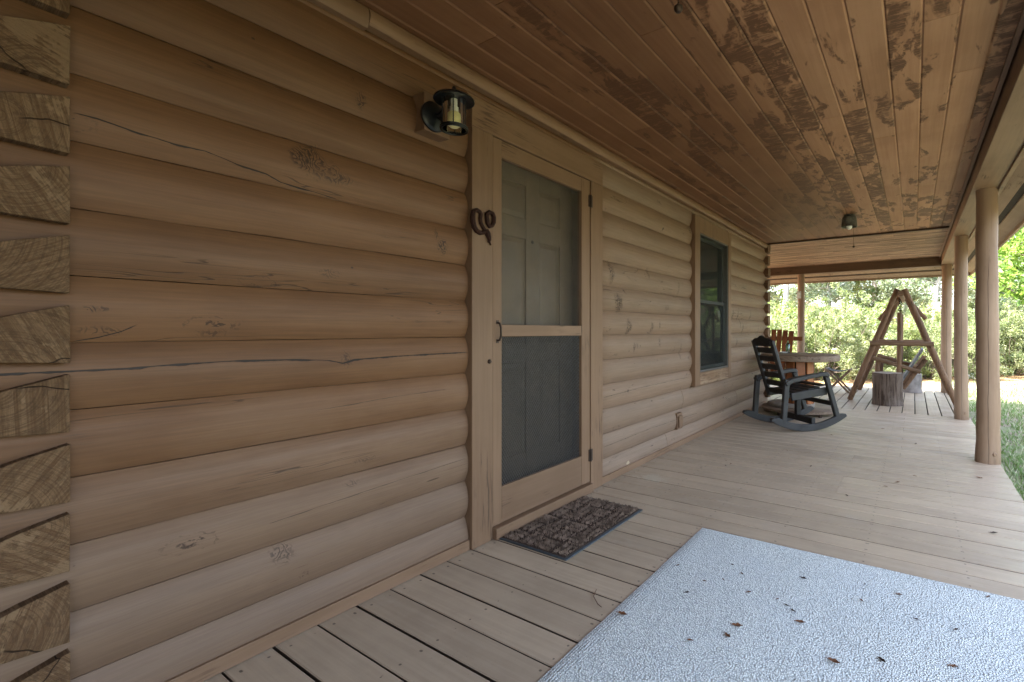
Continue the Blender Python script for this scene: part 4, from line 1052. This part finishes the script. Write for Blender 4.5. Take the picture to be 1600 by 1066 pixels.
for yy in (-.56, .52):
    polegeo((-.025, yy, .34), (-.018, yy, 1.385), .037, .033, 20 + yy).build('hanger_pole', M['pole'], sb, ang=60)
    b = MB()
    for i in range(7):
        z_ = 1.395 + i * .036; rot = i % 2
        b.tube([(-.018 + (  .014 * math.cos(a * PI / 5) if rot else 0), yy + (0 if rot else .014 * math.cos(a * PI / 5)), z_ + .023 * math.sin(a * PI / 5)) for a in range(10)], .0062, 6, close=True)
    b.build('chain', M['rust'], sb)
    polegeo((-.385, yy, .665), (.255, yy, .468), .034, .031, 30 + yy).build('arm_pole', M['pole_y'], sb, ang=60)
    polegeo((-.335, yy + .03, .30), (-.315, yy + .03, .64), .036, .034, 40 + yy).build('arm_support', M['pole'], sb, ang=60)
    polegeo((.02, yy + .05, .20), (.325, yy + .05, .665), .042, .036, 50 + yy).build('back_pole', M['pole'], sb, ang=60)
b = MB()
for i in range(4): b.cur = .2 * i + .1; b.bar((-.33 + i * .1, -.50, .36 - i * .012), (-.33 + i * .1, .50, .36 - i * .012), .09, .028)
b.build('seat_plank', M['grey'], sb, bevel=.003)
b = MB(); u0 = Vector((.045, 0, .27)); u1 = Vector((.345, 0, .815)); dd = (u1 - u0).normalized()
for i in range(5): b.cur = .15 * i + .1; p = u0 + dd * (.05 + i * .122); b.bar((p.x - .045, -.50, p.z + .02), (p.x - .045, .50, p.z + .02), .112, .03, tuple(Vector((-dd.z, 0, dd.x))))
b.build('back_plank', M['grey'], sb, bevel=.003)
def stump(loc, r, h, seed, mat, label):
    t = thing('tree_stump', label, 'stump', loc); b = MB(); n = 40; vs = []; q = random.Random(seed)
    zs = [0, .03, h * .3, h * .6, h * .9, h - .008, h]
    for zi in zs:
        for k in range(n):
            a = 2 * PI * k / n; rr = r * (1 + .035 * mnoise.noise(Vector((math.cos(a) * 3, math.sin(a) * 3, seed))) + .03 * mnoise.noise(Vector((math.cos(a) * 9, math.sin(a) * 9, zi * 2 + seed))) + .04 * max(0, 1 - zi / .1) - (.03 if zi == h else 0))
            vs.append((rr * math.cos(a), rr * math.sin(a), zi + .006 * mnoise.noise(Vector((math.cos(a) * 2, math.sin(a) * 2, seed + zi)))))
    fs = [(i * n + k, i * n + (k + 1) % n, (i + 1) * n + (k + 1) % n, (i + 1) * n + k) for i in range(len(zs) - 1) for k in range(n)]
    b.add(vs, fs); b.build('bark', mat, t, ang=60)
    b = MB(); b.add([vs[(len(zs) - 1) * n + k] for k in range(n)] + [(0, 0, h - .006)], [(k, (k + 1) % n, n) for k in range(n)]); b.build('cut_top', M['stump_top'], t)
stump((-.335, 8.17, 0), .20, .475, 3, M['stump'], 'dark bark covered tree stump standing in front of the swing')
stump((-.045, 10.02, 0), .165, .335, 8, M['stump_pale'], 'pale weathered tree stump standing behind the swing')
# small box on the far slim post
bx = thing('thermometer_box', 'small pale box hung on the slim dark post', 'thermometer', (-1.99, 10.19, 1.83))
MB().box(-.035, .045, -.03, .0, -.07, .075).build('case', M['boxgrey'], bx, bevel=.006)
MB().box(-.02, .03, -.0345, -.0305, -.045, .05).build('dial', M['white'], bx, bevel=.002)

# ------------------------------------------------------------------ ground, grass
GZ = -.30
b = MB(); n = 60; S_ = 120.0; vs = []
for j in range(n + 1):
    for i in range(n + 1):
        u, v_ = -1 + 2 * i / n, -1 + 2 * j / n
        x = math.copysign(abs(u) ** 2.2, u) * S_; y = 8 + math.copysign(abs(v_) ** 2.2, v_) * S_
        vs.append((x, y, GZ + (.03 * mnoise.noise(Vector((x * .6, y * .6, 0))) if abs(x) < 30 else 0)))
b.add(vs, [(j * (n + 1) + i, j * (n + 1) + i + 1, (j + 1) * (n + 1) + i + 1, (j + 1) * (n + 1) + i) for j in range(n) for i in range(n)])
tag(b.build('yard_ground', M['ground'], None), 'patchy grass and sandy ground of the yard', kind='structure')
b = MB(); q = random.Random(21)
for i in range(34000):
    y = 3.0 + 13 * q.random() ** 1.2; x = .68 + q.random() ** 1.4 * (1.2 + (y - 3) * .55)
    den = mnoise.noise(Vector((x * 1.1, y * 1.1, 5))) + .5 * mnoise.noise(Vector((x * 3.5, y * 3.5, 2)))
    if den < q.uniform(-.35, .25): continue
    h = q.uniform(.03, .085) * (1 + .5 * max(0, den)); a = q.uniform(0, 2 * PI); wd = q.uniform(.003, .007); lx, ly = q.uniform(-.05, .05), q.uniform(-.05, .05)
    dx, dy = math.cos(a) * wd, math.sin(a) * wd; z0 = GZ - .03
    b.cur = min(.99, max(.01, q.gauss(.45, .28)))
    b.add([(x - dx, y - dy, z0), (x + dx, y + dy, z0), (x + lx * .4 + dx * .6, y + ly * .4 + dy * .6, z0 + h * .7 + .02), (x + lx, y + ly, z0 + h + .025)], [(0, 1, 2), (0, 2, 3)])
tag(b.build('grass_blades', M['blade'], None, smooth=False), 'short patchy grass beside the deck', 'grass', kind='stuff')
b = MB(); b.lathe([(0, .16), (.12, .15), (.21, .09), (.24, .02), (.2, -.05)], 14)
o = MB(); o.v = [tuple(Vector(p) * (1 + .25 * mnoise.noise(Vector(p) * 7))) for p in b.v]; o.f = b.f; o.r = b.r
rk = o.build('pale_rock', M['rock'], None, loc=(1.5, 17.3, GZ)); tag(rk, 'pale rock on the ground at the foot of the thicket', 'rock')

# ------------------------------------------------------------------ vegetation
def leaves(mb, pts, size, q, tone, flat=.6):
    for (p, t) in pts:
        s = size * q.uniform(.6, 1.35); n_ = Vector((q.gauss(0, 1), q.gauss(0, 1), q.gauss(0, 1) + flat)).normalized()
        a = n_.orthogonal().normalized(); a.rotate(Matrix.Rotation(q.uniform(0, 6.3), 3, n_)); c = n_.cross(a)
        p = Vector(p); mb.cur = min(.99, max(.01, t + q.gauss(0, .16)))
        mb.add([p - a * s, p + c * s * .42 - n_ * s * .1, p + a * s, p - c * s * .42 - n_ * s * .1], [(0, 1, 2, 3)])
def shrub_mesh(seed, w, h, nl, size):
    q = random.Random(seed); cl = []
    for i in range(120):
        a = q.uniform(0, 2 * PI); r_ = math.sqrt(q.random()) * w; z = h * (.06 + .9 * q.random()) * (1 - .45 * (r_ / w) ** 2)
        cl.append((Vector((r_ * math.cos(a), r_ * math.sin(a), z)), q.uniform(.07, .21), q.uniform(.05, .95)))
    mb = MB(); pts = []
    for i in range(nl):
        c_, rr, t = q.choice(cl); d = Vector((q.gauss(0, 1), q.gauss(0, 1), q.gauss(0, .8))); d = d.normalized() * rr * q.random() ** .4
        p = c_ + d
        if p.z > 0.02: pts.append((p, t))
    leaves(mb, pts, size, q, .5)
    st = MB()
    for (c_, rr, t) in cl[::3]:
        m_ = c_ * .5; m_ += Vector((q.uniform(-.1, .1), q.uniform(-.1, .1), .1)); st.tube([(c_.x * .15, c_.y * .15, -.1), tuple(m_), tuple(c_)], [.014, .009, .004], 5)
    return mb, st
def make_shrub(seed, w, h, nl, size, mat, loc, rz, label, group):
    t = thing('shrub', label, 'shrub', loc, rz, group)
    mb, st = shrub_mesh(seed, w, h, nl, size)
    mb.build('foliage', mat, t, smooth=False); st.build('stems', M['bark_d'], t)
    return t
GS = 'shrubs of the thicket beyond the porch'
LS = 'yellow green leafy shrub in the dense thicket beyond the porch'
LP = 'pale dusty green shrub in the dense thicket beyond the porch'
protos = [make_shrub(101, 1.0, 2.1, 13000, .034, M['bush'], (0, 0, 0), 0, LS, GS), make_shrub(102, 1.15, 2.35, 14000, .032, M['bush2'], (0, 0, 0), 0, LP, GS), make_shrub(103, .95, 1.75, 12000, .036, M['bush'], (0, 0, 0), 0, LS, GS)]
labs = [LS, LP, LS]
th0 = math.atan(465 / 742.)
def at(px, D):     # plan position seen in the direction of photo column px, D metres deep
    t = (px - 963) / 742.; Rr = t * D
    return (Rr * math.cos(th0) - D * math.sin(th0), Rr * math.sin(th0) + D * math.cos(th0))
q = random.Random(44); first = [True] * 3
def place(i, x, y, s):
    if first[i]:
        o = protos[i]; first[i] = False; o.location = (x, y, GZ - .03); o.rotation_euler = (0, 0, q.uniform(0, 6.3)); o.scale = (s, s, s * q.uniform(.9, 1.1))
    else: dup(protos[i], (x, y, GZ - .03), q.uniform(0, 6.3), labs[i], (s, s, s * q.uniform(.9, 1.1)))
for row, (dd_, sc0, step) in enumerate(((0.0, .92, 62), (1.5, 1.12, 66), (3.2, 1.28, 70))):
    px = 1150 + row * 25
    while px < 1960:
        # depth of the thicket's foot grows slowly to the right
        D = 12.6 + max(0, min(1.6, (px - 1250) * .005)) + dd_ + q.uniform(-.3, .4)
        x, y = at(px, D + .6)
        place(q.choice((0, 0, 1, 1, 2)), x, y, sc0 * q.uniform(.85, 1.12)); px += step * q.uniform(.8, 1.2)
# thicket further along the yard to the right of the porch (seen in the window's reflection), added low and dark to hold light off the wall
LD = 'dark green shrub standing along the right side of the yard'
D1 = make_shrub(104, 1.2, 2.3, 6500, .07, M['tree'], (8.6, 15, GZ), 0, LD, 'dark shrubs along the side of the yard')
for (x, y) in ((9.5, 13), (10.8, 11), (11.5, 8.5), (11.8, 6), (11.6, 3.5), (11.8, .8), (11.3, -2)):
    dup(D1, (x + q.uniform(-.5, .5), y, GZ - .03), q.uniform(0, 6.3), LD, (1.3, 1.3, 1.25))

def tree(loc, h, tr, lean, seed, leafmat, bark, nl, size, crown_r, label, group, base=.3):
    t = thing('tree', label, 'tree', loc, 0, group); q = random.Random(seed)
    tk = MB(); pts = []; rr = []; segs = 9
    for i in range(segs + 1):
        f = i / segs; pts.append(Vector((lean[0] * f * h + .12 * math.sin(f * 5 + seed) * f, lean[1] * f * h + .10 * math.cos(f * 4 + seed) * f, f * h * .86))); rr.append(tr * (1 - .8 * f) + .01)
    pts[0].z = -.2; tk.tube(pts, rr, 9)
    tips = []
    for i in range(26):
        f = base + (1 - base) * q.random(); k = min(segs - 1, int(f * segs)); p = pts[k].lerp(pts[k + 1], f * segs - k)
        a = q.uniform(0, 2 * PI); L = crown_r * (1.15 - .55 * f) * q.uniform(.55, 1.1); up = q.uniform(.1, .7)
        d = Vector((math.cos(a), math.sin(a), up)).normalized()
        m_ = p + d * L * .5 + Vector((0, 0, -.05 * L)); e_ = p + d * L + Vector((0, 0, q.uniform(-.1, .2) * L))
        tk.tube([tuple(p), tuple(m_), tuple(e_)], [rr[k] * .45, rr[k] * .25, .006], 5)
        tips += [(e_, .30), (m_.lerp(e_, .5), .28), (m_, .2)]
        for j in range(3):
            b2 = m_.lerp(e_, q.random()); e2 = b2 + Vector((q.uniform(-1, 1), q.uniform(-1, 1), q.uniform(-.4, .8))) * L * .4
            tk.tube([tuple(b2), tuple(e2)], [rr[k] * .12 + .004, .004], 4); tips.append((e2, .3))
    tk.build('trunk', bark, t, ang=60)
    cm_ = MB(); P = []
    cl = [(c_, r_ * crown_r * .62, q.uniform(.2, .8)) for c_, r_ in tips]
    for i in range(nl):
        c_, r_, tn = q.choice(cl); d = Vector((q.gauss(0, 1), q.gauss(0, 1), q.gauss(0, .75))).normalized() * r_ * q.random() ** .45
        P.append((c_ + d, tn))
    leaves(cm_, P, size, q, .5); cm_.build('crown', leafmat, t, smooth=False)
    return t
GT = 'trees of the wood beyond the thicket'
TL = ['grey green leafy tree in the wood behind the thicket', 'dark green leafy tree in the wood behind the thicket']
# trees one can tell apart by their pale trunks
def tp(px, D): x, y = at(px, D); return (x, y, GZ)
tree(tp(1219, 19), 8.0, .13, (.06, .02), 61, M['tree2'], M['bark'], 5200, .085, 1.6, 'pale leaning trunk tree seen left of the slim dark post', None, .45)
tree(tp(1290, 20.5), 8.5, .12, (.03, .0), 62, M['tree2'], M['bark'], 5200, .085, 1.7, 'straight pale trunk tree just right of the slim dark post', None, .45)
tree(tp(1310, 23), 10.0, .22, (.0, .02), 63, M['tree'], M['bark'], 6500, .10, 2.0, 'thick grey trunk tree between the slim post and the swing frame', None, .5)
tree(tp(1440, 18), 6.5, .09, (.16, .05), 64, M['tree2'], M['bark'], 4200, .08, 1.4, 'pale crooked tree leaning right between the swing and the corner post', None, .5)
tree(tp(1660, 12.5), 6.4, .15, (-.03, .0), 65, M['tree3'], M['bark_d'], 9000, .09, 2.1, 'bright green tree at the right edge beyond the nearest post', None, .35)
T1 = tree((0, 0, GZ), 9.0, .16, (.02, .01), 71, M['tree2'], M['bark'], 7500, .10, 2.1, TL[0], GT, .22)
T2 = tree((0, 0, GZ), 8.0, .18, (-.02, .02), 72, M['tree'], M['bark_d'], 8500, .10, 2.3, TL[1], GT, .16)
used = [False, False]
def ptree(i, x, y, s):
    o = (T1, T2)[i]
    if not used[i]: used[i] = True; o.location = (x, y, GZ); o.rotation_euler = (0, 0, q.uniform(0, 6)); o.scale = (s, s, s)
    else: dup(o, (x, y, GZ), q.uniform(0, 6), TL[i], (s, s, s))
for (D, step, s0) in ((21, 120, .8), (26, 85, 1.0), (33, 70, 1.2)):
    px = 1130 + q.uniform(0, 40)
    while px < 2000:
        x, y = at(px, D + q.uniform(-1.2, 1.2)); ptree(q.choice((0, 0, 1)), x, y, s0 * q.uniform(.85, 1.15)); px += step * q.uniform(.75, 1.25)
for (x, y) in ((16, 17), (18, 9), (19, 2)): ptree(1, x, y, q.uniform(.8, 1.0))

# ------------------------------------------------------------------ sky, sun, camera
SUN_EL, SUN_AZ = R(56), math.atan2(-.70, -.55)      # plan direction TO the sun: over the house roof, behind the viewer
w = bpy.data.worlds.new('World'); sc.world = w; w.use_nodes = True; nt = w.node_tree; nt.nodes.clear()
sky = nt.nodes.new('ShaderNodeTexSky'); sky.sky_type = 'NISHITA'; sky.sun_disc = False; sky.sun_elevation = SUN_EL
sky.sun_rotation = SUN_AZ; sky.air_density = 1.0; sky.dust_density = 2.5; sky.ozone_density = 1.0
bg = nt.nodes.new('ShaderNodeBackground'); bg.inputs[1].default_value = .15
ow = nt.nodes.new('ShaderNodeOutputWorld'); hs_ = nt.nodes.new('ShaderNodeHueSaturation'); hs_.inputs['Saturation'].default_value = .68
nt.links.new(sky.outputs[0], hs_.inputs['Color']); nt.links.new(hs_.outputs[0], bg.inputs[0]); nt.links.new(bg.outputs[0], ow.inputs[0])
ld = bpy.data.lights.new('sun', 'SUN'); ld.energy = 4.0; ld.angle = R(.6); ld.color = (1, .95, .86)
lo = bpy.data.objects.new('sun', ld); COL.objects.link(lo)
sd_ = Vector((math.sin(SUN_AZ) * math.cos(SUN_EL), math.cos(SUN_AZ) * math.cos(SUN_EL), math.sin(SUN_EL)))
lo.rotation_euler = sd_.to_track_quat('Z', 'Y').to_euler()
cd = bpy.data.cameras.new('camera'); co = bpy.data.objects.new('camera', cd); COL.objects.link(co)
cd.sensor_fit = 'HORIZONTAL'; cd.sensor_width = 36; cd.lens = 742 / 1600 * 36; cd.shift_x = -(963 - 800) / 1600; cd.shift_y = -(533 - 517) / 1600
cd.clip_start = .02; cd.clip_end = 500
co.location = (0, 0, 1.1); co.rotation_euler = (PI / 2, 0, math.atan(465 / 742.))
sc.camera = co
vs_ = sc.view_settings; vs_.view_transform = 'Standard'; vs_.look = 'None'; vs_.gamma = 1; vs_.exposure = 3.36; vs_.use_curve_mapping = False
sc.cycles.use_denoising = True
sc.cycles.max_bounces = 10; sc.cycles.diffuse_bounces = 6; sc.cycles.transparent_max_bounces = 12
